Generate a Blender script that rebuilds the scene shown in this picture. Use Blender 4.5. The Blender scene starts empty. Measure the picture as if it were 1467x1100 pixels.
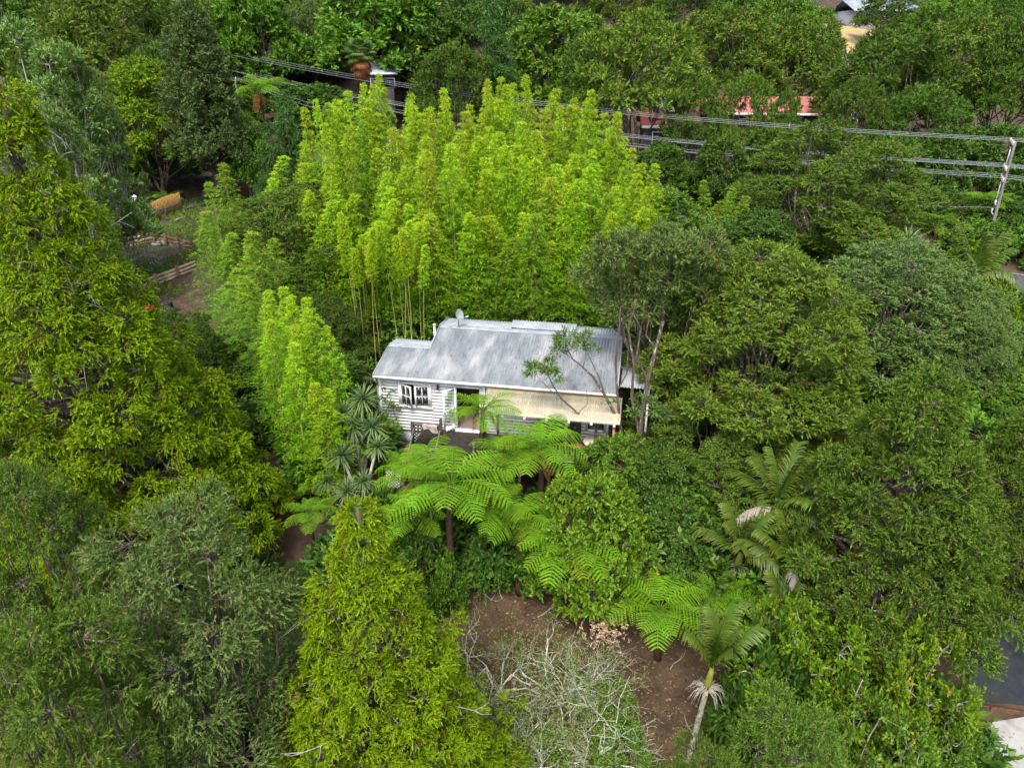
import bpy, math
import numpy as np
from mathutils import Vector, Matrix

# ------------------------------------------------------------------ camera, light, exposure
sc = bpy.context.scene
col = sc.collection
PW, PH, FPX = 1467.0, 1100.0, 1017.0
CAM = np.array([0.0, -30.0, 14.5]); PITCH = math.radians(25)
cd = bpy.data.cameras.new('camera'); cam = bpy.data.objects.new('camera', cd); col.objects.link(cam)
cd.sensor_fit = 'HORIZONTAL'; cd.sensor_width = 36.0; cd.lens = 36.0 * FPX / PW
cd.clip_start = 0.1; cd.clip_end = 3000
cam.location = CAM; cam.rotation_euler = (math.pi / 2 - PITCH, 0, 0)
sc.camera = cam

SUN_EL, SUN_AZ = 56.0, 196.0          # degrees; azimuth clockwise from +Y (behind the camera, a little to the left)
w = bpy.data.worlds.new('World'); sc.world = w; w.use_nodes = True
nt = w.node_tree; bg = nt.nodes['Background']
sky = nt.nodes.new('ShaderNodeTexSky'); sky.sky_type = 'NISHITA'; sky.sun_disc = False
sky.sun_elevation = math.radians(SUN_EL); sky.sun_rotation = math.radians(SUN_AZ)
sky.air_density = 1.0; sky.dust_density = 4.0; sky.ozone_density = 0.6; sky.altitude = 50
nt.links.new(sky.outputs[0], bg.inputs[0]); bg.inputs[1].default_value = 0.14
sl = bpy.data.lights.new('sun', 'SUN'); sun = bpy.data.objects.new('sun', sl); col.objects.link(sun)
sl.energy = 1.5; sl.angle = math.radians(20); sl.color = (1.0, 0.95, 0.85)
_el, _az = math.radians(SUN_EL), math.radians(SUN_AZ)
_sd = Vector((math.sin(_az) * math.cos(_el), math.cos(_az) * math.cos(_el), math.sin(_el)))
sun.rotation_euler = _sd.to_track_quat('Z', 'Y').to_euler(); sun.location = (20, -40, 60)
sc.view_settings.view_transform = 'Standard'; sc.view_settings.look = 'None'
sc.view_settings.gamma = 1.0; sc.view_settings.use_curve_mapping = False
sc.view_settings.exposure = 1.36
sc.render.engine = 'CYCLES'
cy = sc.cycles
cy.max_bounces = 4; cy.diffuse_bounces = 3; cy.glossy_bounces = 1; cy.transmission_bounces = 3
cy.transparent_max_bounces = 4; cy.caustics_reflective = False; cy.caustics_refractive = False

# ------------------------------------------------------------------ pixel -> direction helpers
FW = np.array([0, math.cos(PITCH), -math.sin(PITCH)]); UPV = np.array([0, math.sin(PITCH), math.cos(PITCH)])
def ray(x, y): return FW + np.array([1., 0, 0]) * (x - PW / 2) / FPX - UPV * (y - PH / 2) / FPX
def aty(x, y, Y):
    d = ray(x, y); return CAM + d * ((Y - CAM[1]) / d[1])
def atz(x, y, z):
    d = ray(x, y); return CAM + d * ((z - CAM[2]) / d[2])
def proj(P):
    v = np.asarray(P) - CAM; d = v @ FW
    return PW / 2 + FPX * v[0] / d, PH / 2 - FPX * (v @ UPV) / d

# ------------------------------------------------------------------ terrain height
_HY = np.array([-80, -45, -30, -20, -15, -10, -5, -2, 3, 12, 22, 35, 50, 62, 80, 100, 130, 180, 300, 600, 1200])
_HZ = np.array([-16, -12, -9.0, -6.6, -5, -3.1, -1.4, -.55, -.3, .5, 1.45, 2.2, 3.3, 5.2, 9.5, 15.5, 24, 36, 60, 90, 120])
def hz(x, y):
    x = np.asarray(x, float); y = np.asarray(y, float)
    z = np.interp(y, _HY, _HZ)
    a = np.clip((np.abs(x) - 14) / 20, 0, 1)
    z = z + .25 * np.sin(x * .23 + 1.1) * np.cos(y * .19) * a + .06 * np.sin(x * 1.3 + y * .7) * np.sin(y * 1.1 - x * .4)
    far = np.clip((y - 60) / 60, 0, 1)
    return z + far * (3.5 * np.sin(x * .03 + .6) + 2 * np.sin(x * .071))
def atg(x, y):                                       # pixel -> point on the ground
    d = ray(x, y); t = 5.0
    for _ in range(4000):
        P = CAM + d * t
        if P[2] <= hz(P[0], P[1]): break
        t += .05
    return P

# ------------------------------------------------------------------ mesh helpers
def unit(v): return v / (np.linalg.norm(v, axis=-1, keepdims=True) + 1e-9)
def rdir(rng, n): return unit(rng.normal(size=(n, 3)))
def mk(name, V, F, mat=None, tv=None, smooth=False):
    """V (n,3); F list of int arrays (m,3)/(m,4)."""
    me = bpy.data.meshes.new(name)
    V = np.ascontiguousarray(V, dtype=np.float32)
    F = [f for f in F if len(f)]
    me.vertices.add(len(V)); me.vertices.foreach_set('co', V.ravel())
    nl = sum(f.size for f in F); npoly = sum(len(f) for f in F)
    me.loops.add(nl); me.polygons.add(npoly)
    me.loops.foreach_set('vertex_index', np.concatenate([f.ravel() for f in F]).astype(np.int32))
    tot = np.concatenate([np.full(len(f), f.shape[1]) for f in F]).astype(np.int32)
    st = np.concatenate([[0], np.cumsum(tot)[:-1]]).astype(np.int32)
    me.polygons.foreach_set('loop_start', st)
    if tv is not None:
        at = me.attributes.new('tv', 'FLOAT_VECTOR', 'POINT')
        at.data.foreach_set('vector', np.ascontiguousarray(tv, dtype=np.float32).ravel())
    me.update(calc_edges=True)
    if smooth: me.polygons.foreach_set('use_smooth', np.ones(npoly, bool))
    if mat: me.materials.append(mat)
    return me
def ob(name, me, parent=None, loc=None, rot=None, scale=None):
    o = bpy.data.objects.new(name, me); col.objects.link(o)
    if parent: o.parent = parent
    if loc is not None: o.location = loc
    if rot is not None: o.rotation_euler = rot
    if scale is not None: o.scale = scale
    return o
def empty(name, loc=(0, 0, 0), rz=0, label=None, cat=None, group=None):
    o = ob(name, None, None, loc, (0, 0, rz)); o.empty_display_size = .3
    return tag(o, label, cat, group)
def tag(o, label=None, cat=None, group=None, kind=None):
    if label: o['label'] = label
    if cat: o['category'] = cat
    if group: o['group'] = group
    if kind: o['kind'] = kind
    return o
def kids(o): return [c for c in bpy.data.objects if c.parent == o]
_kidcache = {}
def dup(root, loc, rz=0, scale=(1, 1, 1), label=None, group=None, mats=None):
    if root.name not in _kidcache:
        _kidcache[root.name] = [(c, [g for g in c.children]) for c in root.children]
    r = root.copy(); col.objects.link(r)
    r.location = loc; r.rotation_euler = (0, 0, rz); r.scale = scale
    if 'group' in r: del r['group']
    if label: r['label'] = label
    if group: r['group'] = group
    for c, gs in _kidcache[root.name]:
        k = c.copy(); col.objects.link(k); k.parent = r
        if mats and c.name.split('.')[0] in mats:
            k.material_slots[0].link = 'OBJECT'; k.material_slots[0].material = mats[c.name.split('.')[0]]
        for g in gs:
            q = g.copy(); col.objects.link(q); q.parent = k
    return r
class MB:
    """collects boxes, tubes and quads into one mesh"""
    def __init__(s): s.V = []; s.F3 = []; s.F4 = []; s.n = 0; s.T = []
    def add(s, V, F, t=None):
        V = np.asarray(V, float).reshape(-1, 3); F = np.asarray(F, int)
        (s.F3 if F.shape[1] == 3 else s.F4).append(F + s.n); s.V.append(V); s.n += len(V)
        s.T.append(np.zeros((len(V), 3)) if t is None else np.asarray(t, float).reshape(-1, 3))
    def box(s, a, b, M=None):
        x0, y0, z0 = a; x1, y1, z1 = b
        V = np.array([[x0,y0,z0],[x1,y0,z0],[x1,y1,z0],[x0,y1,z0],[x0,y0,z1],[x1,y0,z1],[x1,y1,z1],[x0,y1,z1]], float)
        if M is not None: V = np.array([list(M @ Vector(v)) for v in V])
        s.add(V, [[3,2,1,0],[4,5,6,7],[0,1,5,4],[1,2,6,5],[2,3,7,6],[3,0,4,7]])
    def bar(s, A, B, w, h=None, up=(0, 0, 1)):
        A = np.asarray(A, float); B = np.asarray(B, float); h = h or w
        d = unit(B - A); u = np.asarray(up, float)
        if abs(d @ u) > .98: u = np.array([1., 0, 0])
        sx = unit(np.cross(d, u)); sy = np.cross(sx, d)
        V = [P + sx * i * w / 2 + sy * j * h / 2 for P in (A, B) for i, j in ((-1,-1),(1,-1),(1,1),(-1,1))]
        s.add(V, [[3,2,1,0],[4,5,6,7],[0,1,5,4],[1,2,6,5],[2,3,7,6],[3,0,4,7]])
    def tube(s, pts, rad, k=6, cap=True):
        pts = np.asarray(pts, float); m = len(pts); rad = np.broadcast_to(np.asarray(rad, float), (m,))
        t = unit(np.gradient(pts, axis=0)); ref = np.array([.13, .31, .94])
        a = unit(np.cross(t, ref)); b = np.cross(t, a)
        th = np.arange(k) * 2 * math.pi / k
        V = pts[:, None] + (a[:, None] * np.cos(th)[None, :, None] + b[:, None] * np.sin(th)[None, :, None]) * rad[:, None, None]
        i = np.arange(m - 1)[:, None] * k; j = np.arange(k)[None]; j2 = (j + 1) % k
        F = np.stack([i + j, i + j2, i + k + j2, i + k + j], -1).reshape(-1, 4)
        tv = np.zeros((m * k, 3)); tv[:, 0] = np.repeat(np.linspace(0, 1, m), k)
        s.add(V.reshape(-1, 3), F, tv)
        if cap and k >= 4:
            n0 = s.n; s.add(np.stack([pts[0], pts[-1]]), np.array([[0, 0, 0]]) * 0)
            s.F3.pop(); o = n0 - m * k
            s.F3.append(np.array([[o + (q + 1) % k, o + q, n0] for q in range(k)] + [[n0 - k + q, n0 - k + (q + 1) % k, n0 + 1] for q in range(k)]))
    def mesh(s, name, mat, smooth=False):
        F = []
        if s.F3: F.append(np.concatenate(s.F3))
        if s.F4: F.append(np.concatenate(s.F4))
        return mk(name, np.concatenate(s.V), F, mat, np.concatenate(s.T), smooth)
    def build(s, name, mat, parent=None, smooth=False, **k): return ob(name, s.mesh(name, mat, smooth), parent, **k)

# ------------------------------------------------------------------ materials
def newmat(name):
    m = bpy.data.materials.new(name); m.use_nodes = True
    n = m.node_tree.nodes; n.clear(); out = n.new('ShaderNodeOutputMaterial')
    return m, m.node_tree, out
def _ramp(t, stops):
    r = t.nodes.new('ShaderNodeValToRGB'); e = r.color_ramp.elements
    e[0].position = stops[0][0]; e[0].color = (*stops[0][1], 1); e[1].position = stops[-1][0]; e[1].color = (*stops[-1][1], 1)
    for p, c in stops[1:-1]:
        q = e.new(p); q.color = (*c, 1)
    return r
def leafmat(name, base, mid, tip, trans=.3, rough=.55, dead=(.12, .07, .03), deadp=.03, spec=.08):
    """leaf colours: inner leaf, outer leaf, young tip; a few dead ones; varies by clump and by plant"""
    m, t, out = newmat(name); N = t.nodes; Lk = t.links.new
    at = N.new('ShaderNodeAttribute'); at.attribute_name = 'tv'
    sp = N.new('ShaderNodeSeparateXYZ'); Lk(at.outputs['Vector'], sp.inputs[0])
    r = _ramp(t, [(0, base), (.55, mid), (1, tip)]); Lk(sp.outputs[0], r.inputs[0])
    oi = N.new('ShaderNodeObjectInfo')
    ad = N.new('ShaderNodeMath'); ad.operation = 'MULTIPLY_ADD'; Lk(sp.outputs[1], ad.inputs[0]); ad.inputs[1].default_value = .45; ad.inputs[2].default_value = .75
    ad2 = N.new('ShaderNodeMath'); ad2.operation = 'MULTIPLY_ADD'; Lk(oi.outputs['Random'], ad2.inputs[0]); ad2.inputs[1].default_value = .22; Lk(ad.outputs[0], ad2.inputs[2])
    hs = N.new('ShaderNodeHueSaturation'); Lk(r.outputs[0], hs.inputs['Color']); Lk(ad2.outputs[0], hs.inputs['Value'])
    hh = N.new('ShaderNodeMath'); hh.operation = 'MULTIPLY_ADD'; Lk(oi.outputs['Random'], hh.inputs[0]); hh.inputs[1].default_value = .02; hh.inputs[2].default_value = .490
    Lk(hh.outputs[0], hs.inputs['Hue'])
    gt = N.new('ShaderNodeMath'); gt.operation = 'LESS_THAN'; Lk(sp.outputs[2], gt.inputs[0]); gt.inputs[1].default_value = deadp
    mx = N.new('ShaderNodeMixRGB'); Lk(gt.outputs[0], mx.inputs[0]); Lk(hs.outputs[0], mx.inputs[1]); mx.inputs[2].default_value = (*dead, 1)
    p = N.new('ShaderNodeBsdfPrincipled'); Lk(mx.outputs[0], p.inputs['Base Color']); p.inputs['Roughness'].default_value = rough
    p.inputs['Specular IOR Level'].default_value = spec
    tr = N.new('ShaderNodeBsdfTranslucent'); Lk(mx.outputs[0], tr.inputs['Color'])
    ms = N.new('ShaderNodeMixShader'); ms.inputs[0].default_value = trans
    Lk(p.outputs[0], ms.inputs[1]); Lk(tr.outputs[0], ms.inputs[2]); Lk(ms.outputs[0], out.inputs[0])
    return m
def surf(name, c1, c2=None, scale=4., rough=.7, metal=0., detail=5., spots=None, bump=0., stretch=(1, 1, 1), spec=.3, coords='Object', lo=.35, hi=.65):
    m, t, out = newmat(name); N = t.nodes; Lk = t.links.new
    p = N.new('ShaderNodeBsdfPrincipled'); p.inputs['Roughness'].default_value = rough; p.inputs['Metallic'].default_value = metal
    p.inputs['Specular IOR Level'].default_value = spec
    Lk(p.outputs[0], out.inputs[0])
    if c2 is None:
        p.inputs['Base Color'].default_value = (*c1, 1); return m
    tc = N.new('ShaderNodeTexCoord'); mp = N.new('ShaderNodeMapping'); Lk(tc.outputs[coords], mp.inputs[0]); mp.inputs['Scale'].default_value = stretch
    nz = N.new('ShaderNodeTexNoise'); Lk(mp.outputs[0], nz.inputs['Vector']); nz.inputs['Scale'].default_value = scale; nz.inputs['Detail'].default_value = detail; nz.inputs['Roughness'].default_value = .65
    r = _ramp(t, [(lo, c1), (hi, c2)]); Lk(nz.outputs['Fac'], r.inputs[0]); c = r.outputs[0]
    if spots:
        n2 = N.new('ShaderNodeTexNoise'); Lk(mp.outputs[0], n2.inputs['Vector']); n2.inputs['Scale'].default_value = spots[1]; n2.inputs['Detail'].default_value = 6
        r2 = _ramp(t, [(spots[2], (0, 0, 0)), (min(1, spots[2] + (spots[3] if len(spots) > 3 else .08)), (1, 1, 1))]); Lk(n2.outputs['Fac'], r2.inputs[0])
        mx = N.new('ShaderNodeMixRGB'); Lk(r2.outputs[0], mx.inputs[0]); Lk(c, mx.inputs[1]); mx.inputs[2].default_value = (*spots[0], 1); c = mx.outputs[0]
    Lk(c, p.inputs['Base Color'])
    if bump:
        b = N.new('ShaderNodeBump'); b.inputs['Strength'].default_value = bump; b.inputs['Distance'].default_value = .05
        Lk(nz.outputs['Fac'], b.inputs['Height']); Lk(b.outputs[0], p.inputs['Normal'])
    return m
M = {}
M['kanuka'] = leafmat('kanuka_leaf', (.035, .090, .010), (.088, .160, .018), (.175, .215, .038), .28, deadp=.015)
M['kanuka_grey'] = leafmat('kanuka_grey_leaf', (.042, .100, .020), (.105, .175, .040), (.205, .23, .075), .28, deadp=.015)
M['kanuka_gold'] = leafmat('kanuka_gold_leaf', (.042, .100, .010), (.112, .195, .020), (.215, .265, .045), .3, deadp=.015)
M['kanuka_dark'] = leafmat('kanuka_dark_leaf', (.028, .070, .009), (.064, .130, .016), (.110, .160, .027), .26, deadp=.015)
M['conifer_gold'] = leafmat('golden_conifer_leaf', (.058, .105, .004), (.152, .242, .005), (.265, .345, .010), .3, deadp=.012, dead=(.20, .09, .03))
M['totara'] = leafmat('totara_leaf', (.028, .064, .007), (.070, .124, .013), (.175, .205, .028), .26, deadp=.015)
M['bamboo'] = leafmat('bamboo_leaf', (.095, .235, .009), (.22, .42, .014), (.40, .55, .03), .42, deadp=.03, dead=(.45, .34, .08))
M['bamboo_gold'] = leafmat('yellowing_bamboo_leaf', (.12, .235, .010), (.245, .40, .016), (.40, .48, .04), .42, deadp=.05, dead=(.48, .34, .09))
M['bamboo_dark'] = leafmat('bamboo_green_leaf', (.065, .17, .014), (.145, .30, .025), (.27, .40, .035), .4, deadp=.03, dead=(.36, .24, .06))
M['broad'] = leafmat('broadleaf', (.038, .10, .010), (.085, .19, .015), (.15, .26, .024), .25, .4, deadp=.012, dead=(.35, .30, .03), spec=.2)
M['broad_bright'] = leafmat('bright_broadleaf', (.05, .13, .010), (.12, .255, .016), (.21, .345, .028), .28, .4, deadp=.012, dead=(.4, .33, .03), spec=.2)
M['broad_dark'] = leafmat('dark_broadleaf', (.025, .068, .010), (.058, .125, .016), (.105, .19, .026), .22, .38, deadp=.01, spec=.22)
M['broad_lime'] = leafmat('lime_broadleaf', (.05, .12, .008), (.12, .23, .012), (.22, .31, .022), .3, .45, deadp=.02, dead=(.36, .26, .05))
M['blue_tuft'] = leafmat('grey_green_tuft_leaf', (.055, .12, .010), (.13, .22, .030), (.30, .40, .20), .25, .5, deadp=.03)
M['spire'] = leafmat('dark_spire_leaf', (.03, .06, .012), (.075, .12, .028), (.15, .20, .08), .25)
M['fir'] = leafmat('fir_leaf', (.020, .065, .015), (.050, .13, .025), (.11, .22, .045), .25)
M['fern'] = leafmat('fern_leaf', (.085, .20, .010), (.14, .285, .014), (.21, .36, .022), .3, .5, deadp=.0)
M['fern_brown'] = leafmat('dead_fern_leaf', (.13, .05, .02), (.20, .085, .035), (.26, .13, .055), .2, .7, deadp=0)
M['fern_yellow'] = leafmat('yellow_fern_leaf', (.14, .20, .015), (.22, .28, .02), (.34, .33, .05), .35, .5, deadp=0)
M['palm'] = leafmat('palm_leaf', (.035, .085, .008), (.075, .13, .012), (.17, .20, .03), .25, .45, deadp=0, spec=.4)
M['palm_dead'] = leafmat('dead_palm_leaf', (.18, .15, .12), (.34, .30, .26), (.52, .49, .45), .2, .7, deadp=0)
M['cordy'] = leafmat('cabbage_tree_leaf', (.045, .10, .025), (.11, .19, .06), (.24, .30, .12), .25, .45, deadp=.06, dead=(.25, .17, .08), spec=.4)
M['lichen_leaf'] = leafmat('sparse_grey_leaf', (.06, .13, .02), (.13, .22, .04), (.26, .29, .11), .25, deadp=.15, dead=(.22, .13, .09))
M['dead_flower'] = leafmat('dry_flower_head', (.28, .20, .13), (.42, .30, .20), (.55, .42, .30), .2, deadp=0)
M['grass'] = leafmat('grass_blade', (.05, .13, .012), (.09, .22, .018), (.16, .30, .03), .3, deadp=.08, dead=(.25, .2, .07))
M['litter'] = leafmat('leaf_litter', (.05, .032, .018), (.12, .072, .035), (.22, .15, .075), .1, .8, deadp=.06, dead=(.16, .2, .04))
M['bark'] = surf('bark', (.055, .038, .027), (.13, .105, .085), 6, .9, bump=.6, stretch=(3, 3, .6), spots=((.34, .36, .30), 5, .58))
M['bark_dark'] = surf('dark_bark', (.035, .025, .019), (.09, .068, .052), 6, .9, bump=.6, stretch=(3, 3, .6), spots=((.25, .27, .2), 4, .66))
M['lichen_bark'] = surf('lichen_bark', (.36, .38, .31), (.64, .66, .57), 9, .9, bump=.5, spots=((.10, .08, .06), 4, .62))
M['pale_bark'] = surf('pale_bark', (.28, .25, .22), (.48, .45, .41), 8, .9)
M['dead_twig'] = surf('dead_twig', (.20, .17, .145), (.42, .39, .35), 12, .9)
M['fern_trunk'] = surf('fern_trunk', (.03, .018, .012), (.10, .058, .035), 25, .95, bump=.8)
M['palm_trunk'] = surf('palm_trunk', (.16, .17, .10), (.44, .45, .38), 7, .85, spots=((.13, .17, .03), 9, .55))
M['crownshaft'] = surf('crownshaft', (.13, .19, .02), (.26, .26, .05), 5, .45)
M['culm'] = surf('bamboo_culm', (.22, .21, .055), (.42, .36, .13), 3, .5, stretch=(1, 1, .4), spots=((.16, .24, .04), 1.2, .5))

# ------------------------------------------------------------------ foliage
UP = np.array([0, 0, 1.])
def leaf_quads(P, D, N, L, W):
    S = unit(np.cross(D, N)); L = np.asarray(L)[..., None] if np.ndim(L) else L; W = np.asarray(W)[..., None] if np.ndim(W) else W
    mid = P + D * L * .45
    V = np.stack([P, mid + S * W / 2, P + D * L, mid - S * W / 2], 1)
    return V.reshape(-1, 3)
def leaf_tris(P, D, N, L, W):
    S = unit(np.cross(D, N)); L = np.asarray(L)[..., None]; W = np.asarray(W)[..., None]
    return np.stack([P - S * W * .5 + D * L * .12, P + S * W * .5, P + D * L], 1).reshape(-1, 3)
def sprigs(rng, B, D, ln, m, L, W, spread=.9, droop=.1, up=.6, fwd=1., nrm=None, tri=False, nj=.5):
    """m leaves along each twig; returns leaf corners and per-corner tint"""
    n = len(B); t = (np.arange(m)[None] + rng.random((n, m))) / m * .9 + .1
    ln = np.broadcast_to(np.asarray(ln, float), (n,))
    P = B[:, None] + D[:, None] * (ln[:, None] * t)[..., None] - UP * (droop * ln[:, None] * t ** 2)[..., None]
    T = D[:, None] - UP * (2 * droop * t)[..., None]
    Ld = unit(T * fwd + rng.normal(size=(n, m, 3)) * spread * .6)
    Nn = unit((UP if nrm is None else nrm[:, None]) * up + rng.normal(size=(n, m, 3)) * nj)
    s = .75 + .5 * rng.random(n * m)
    V = (leaf_tris if tri else leaf_quads)(P.reshape(-1, 3), Ld.reshape(-1, 3), Nn.reshape(-1, 3), L * s, W * s * (1.45 if tri else 1))
    tint = t.reshape(-1)
    return V, tint, n, m
def crown_mesh(name, rng, C, R, mat, dens=9., nsp=6, m=9, rc=.38, L=.15, W=.05, out=.7, up=.5, sp=.6, droop=.1, leafup=.95, spread=.7, low=-.35, axis=None, inner=.12, face=None, pads=1.6, bumpy=.24, nj=.26):
    """C,R: lobe centres and radii (n,3). Twigs in tufts over every lobe, tufts kept off the inside of neighbouring lobes."""
    C = np.asarray(C, float); R = np.asarray(R, float)
    area = 2.2 * math.pi * (R[:, 0] * R[:, 1] + R[:, 0] * R[:, 2] + R[:, 1] * R[:, 2]) / 3
    cnt = np.maximum(4, (dens * area).astype(int))
    idx = np.repeat(np.arange(len(C)), cnt)
    d = rdir(rng, len(idx)); bad = d[:, 2] < low; d[bad, 2] = -d[bad, 2] * rng.random(bad.sum()) + low * .5; d = unit(d)
    ctr = axis if axis is not None else C.mean(0)
    rad = C[idx] - ctr; rad[:, 2] *= .3; rad = unit(rad)
    keep = (d * rad).sum(1) > -.55 - .6 * rng.random(len(d)); keep |= d[:, 2] > .6
    idx, d = idx[keep], d[keep]
    # each lobe is itself a cluster of rounded pads: tufts sink and thin out between them
    tilt = np.zeros_like(d); sink = np.ones(len(d)); pv = np.zeros(len(d)); o_ = 0; cuts = np.searchsorted(idx, np.arange(len(C) + 1))
    for k in range(len(C)):
        a, b = cuts[k], cuts[k + 1]
        if b - a < 3: continue
        npd = int(np.clip(pads * area[k], 5, 40)); pd = rdir(rng, npd); pd[:, 2] = np.abs(pd[:, 2]) * 1.2 - .35; pd = unit(pd)
        dt = d[a:b] @ pd.T; w_ = dt.argmax(1); th = np.arccos(np.clip(dt.max(1), -1, 1)); tm = 1.9 / math.sqrt(npd)
        f = np.clip(th / tm, 0, 1.3); sink[a:b] = 1.06 - bumpy * f ** 2; tilt[a:b] = (d[a:b] - pd[w_]) / tm; pv[a:b] = rng.random(npd)[w_]
    kp = rng.random(len(d)) > np.clip((1.05 - sink) / max(bumpy, .01) - .55, 0, .8)
    idx, d, tilt, sink, pv = idx[kp], d[kp], tilt[kp], sink[kp], pv[kp]
    P = C[idx] + d * R[idx] * ((.86 + .16 * rng.random(len(idx))) * sink)[:, None]
    ins = np.zeros(len(P), bool)
    for k in range(len(C)):
        q = (((P - C[k]) / R[k]) ** 2).sum(1) < .62; q &= idx != k; ins |= q
    ins &= rng.random(len(P)) > inner
    P, d, idx, tilt, pv = P[~ins], d[~ins], idx[~ins], tilt[~ins], pv[~ins]
    if face is not None:                                # thin out what faces away
        k = ((P - ctr)[:, :2] @ np.asarray(face)) > -.25 * R.max() * 3
        k |= rng.random(len(P)) < .3
        P, d, idx, tilt, pv = P[k], d[k], idx[k], tilt[k], pv[k]
    var_l = rng.random(len(C)); cv = .3 * var_l[idx] + .35 * pv + .35 * rng.random(len(P))
    ax = unit(d * out + UP * up + tilt * .75)
    ci = np.repeat(np.arange(len(P)), nsp)
    D = unit(ax[ci] + rng.normal(size=(len(ci), 3)) * sp)
    B = P[ci] - ax[ci] * rc * .35 + rng.normal(size=(len(ci), 3)) * rc * .22
    ln = rc * (.7 + .7 * rng.random(len(ci)))
    V, tint, n, mm = sprigs(rng, B, D, ln, m, L, W, spread, droop, leafup, nrm=ax[ci], tri=L < .12, nj=nj); nv = 3 if L < .12 else 4
    dead = np.repeat(rng.random(n), mm)
    tv = np.stack([np.clip(.12 + tint * .55 + .35 * np.repeat(rng.random(n) - .3, mm), 0, 1), np.repeat(cv[ci], mm), dead], 1)
    tv = np.repeat(tv, nv, 0)
    F = np.arange(len(V)).reshape(-1, nv)
    return mk(name, V, [F], mat, tv), P, ax
def trunk_mesh(name, rng, C, mat, base=(0, 0, 0), r0=.16, stems=1, fork=.3, k=6, tips=None, wob=.25, top=None, ends=.025):
    """stems from the base, limbs to every lobe, thin twigs to tufts"""
    mb = MB(); C = np.asarray(C, float); base = np.asarray(base, float)
    H = C[:, 2].max(); ctr = C.mean(0)
    if stems == 1:
        tp = np.array([ctr[0], ctr[1], H * .96]) if top is None else np.asarray(top, float)
        t = np.linspace(0, 1, 9)[:, None]; path = base + (tp - base) * t; path[1:-1, :2] += rng.normal(size=(7, 2)) * wob * .4
        mb.tube(path, r0 * (1 - .88 * t[:, 0]) + .01, 8)
        for c in C:
            rr = np.hypot(*(c[:2] - ctr[:2])); zs = np.clip(c[2] - rr * .55, H * .12, H * .93)
            f = np.clip((zs - base[2]) / (tp[2] - base[2]), .05, .98); a = base + (tp - base) * f
            q = np.linspace(0, 1, 5)[:, None]; pth = a + (c - a) * q; pth[1:-1] += rng.normal(size=(3, 3)) * wob * .3; pth[:, 2] += np.sin(q[:, 0] * math.pi) * .12 * rr
            mb.tube(pth, np.linspace(r0 * (1 - .85 * f) * .5 + .015, ends * .6, 5), 5, False)
    else:
        az = rng.random() * 6.28 + np.arange(stems) * 6.283 / stems
        g = np.argmin(np.abs(((np.arctan2(C[:, 1] - base[1], C[:, 0] - base[0])[:, None] - az + 3.1416) % 6.2832) - 3.1416), 1)
        for s in range(stems):
            mem = C[g == s]
            if not len(mem): continue
            mc = mem.mean(0); tp = base + (mc - base) * .82
            t = np.linspace(0, 1, 8)[:, None]; path = base + np.array([math.cos(az[s]), math.sin(az[s]), 0]) * r0 * .8 + (tp - base) * t
            path[:, :2] = base[:2] + (path[:, :2] - base[:2]) * (t ** .8); path[1:-1] += rng.normal(size=(6, 3)) * wob * .35
            path[0, 2] = base[2] - .1
            mb.tube(path, r0 * (1 - .68 * t[:, 0]), 7)
            for c in mem:
                f = .35 + .6 * rng.random(); i = f * 7; a = path[int(i)] + (path[min(7, int(i) + 1)] - path[int(i)]) * (i % 1)
                q = np.linspace(0, 1, 6)[:, None]; pth = a + (c - a) * q; pth[1:-1] += rng.normal(size=(4, 3)) * wob * .35
                mb.tube(pth, np.linspace(r0 * (1 - .68 * f) * .6, ends, 6), 5, False)
    if tips is not None:
        P, ax, lim = tips
        sel = rng.permutation(len(P))[:lim]
        for i in sel:
            c = C[np.argmin(((C - P[i]) ** 2).sum(1))]; mid = (c + P[i]) / 2 + rng.normal(size=3) * .1
            mb.tube([c, mid, P[i]], [ends * .8, ends * .55, ends * .25], 3, False)
    return mb.mesh(name, mat, True)
def dome_lobes(rng, H, R, cb=.3, n=28, rl=(.85, 1.35), flat=.72, tall=.8, sq=1.):
    """lobes over an uneven dome"""
    i = np.arange(n) + .5; z = 1 - i / n * (1 + .35); z = np.clip(z, -.35, 1); th = i * 2.39996 + rng.normal(size=n) * .35
    rr = np.sqrt(np.clip(1 - z ** 2, 0, 1)) ** sq
    rl_ = rl[0] + (rl[1] - rl[0]) * rng.random(n)
    j = 1 + rng.normal(size=n) * .15
    zc = H * (1 - tall * (1 - cb)) ; zr = H - zc
    C = np.stack([np.cos(th) * rr * (R - rl_ * .75) * j, np.sin(th) * rr * (R - rl_ * .75) * j, zc + z * np.where(z > 0, zr - rl_ * flat, zc - H * cb) * (1 + rng.normal(size=n) * .05)], 1)
    Rr = np.stack([rl_, rl_, rl_ * flat], 1)
    return C, Rr
def plant(name, label=None, cat='tree', group=None): return empty(name, (0, 0, -500), 0, label, cat, group)
PROTO = {}
def make_tree(key, name, seed, H, R, leaf, bark='bark', stems=3, cb=.3, n=28, rl=(.85, 1.35), flat=.72, tall=.8, r0=.15, twigs=500, lobes=None, sq=1., top=None, wob=.25, **kw):
    rng = np.random.default_rng(seed)
    C, Rr = lobes if lobes is not None else dome_lobes(rng, H, R, cb, n, rl, flat, tall, sq)
    root = plant(name); cm, P, ax = crown_mesh('crown', rng, C, Rr, M[leaf], **kw)
    ob('trunk', trunk_mesh('trunk', rng, C, M[bark], r0=r0, stems=stems, tips=(P, ax, twigs), top=top, wob=wob), root)
    ob('crown', cm, root)
    PROTO[key] = dict(root=root, H=H, R=R, used=False); return root
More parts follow.
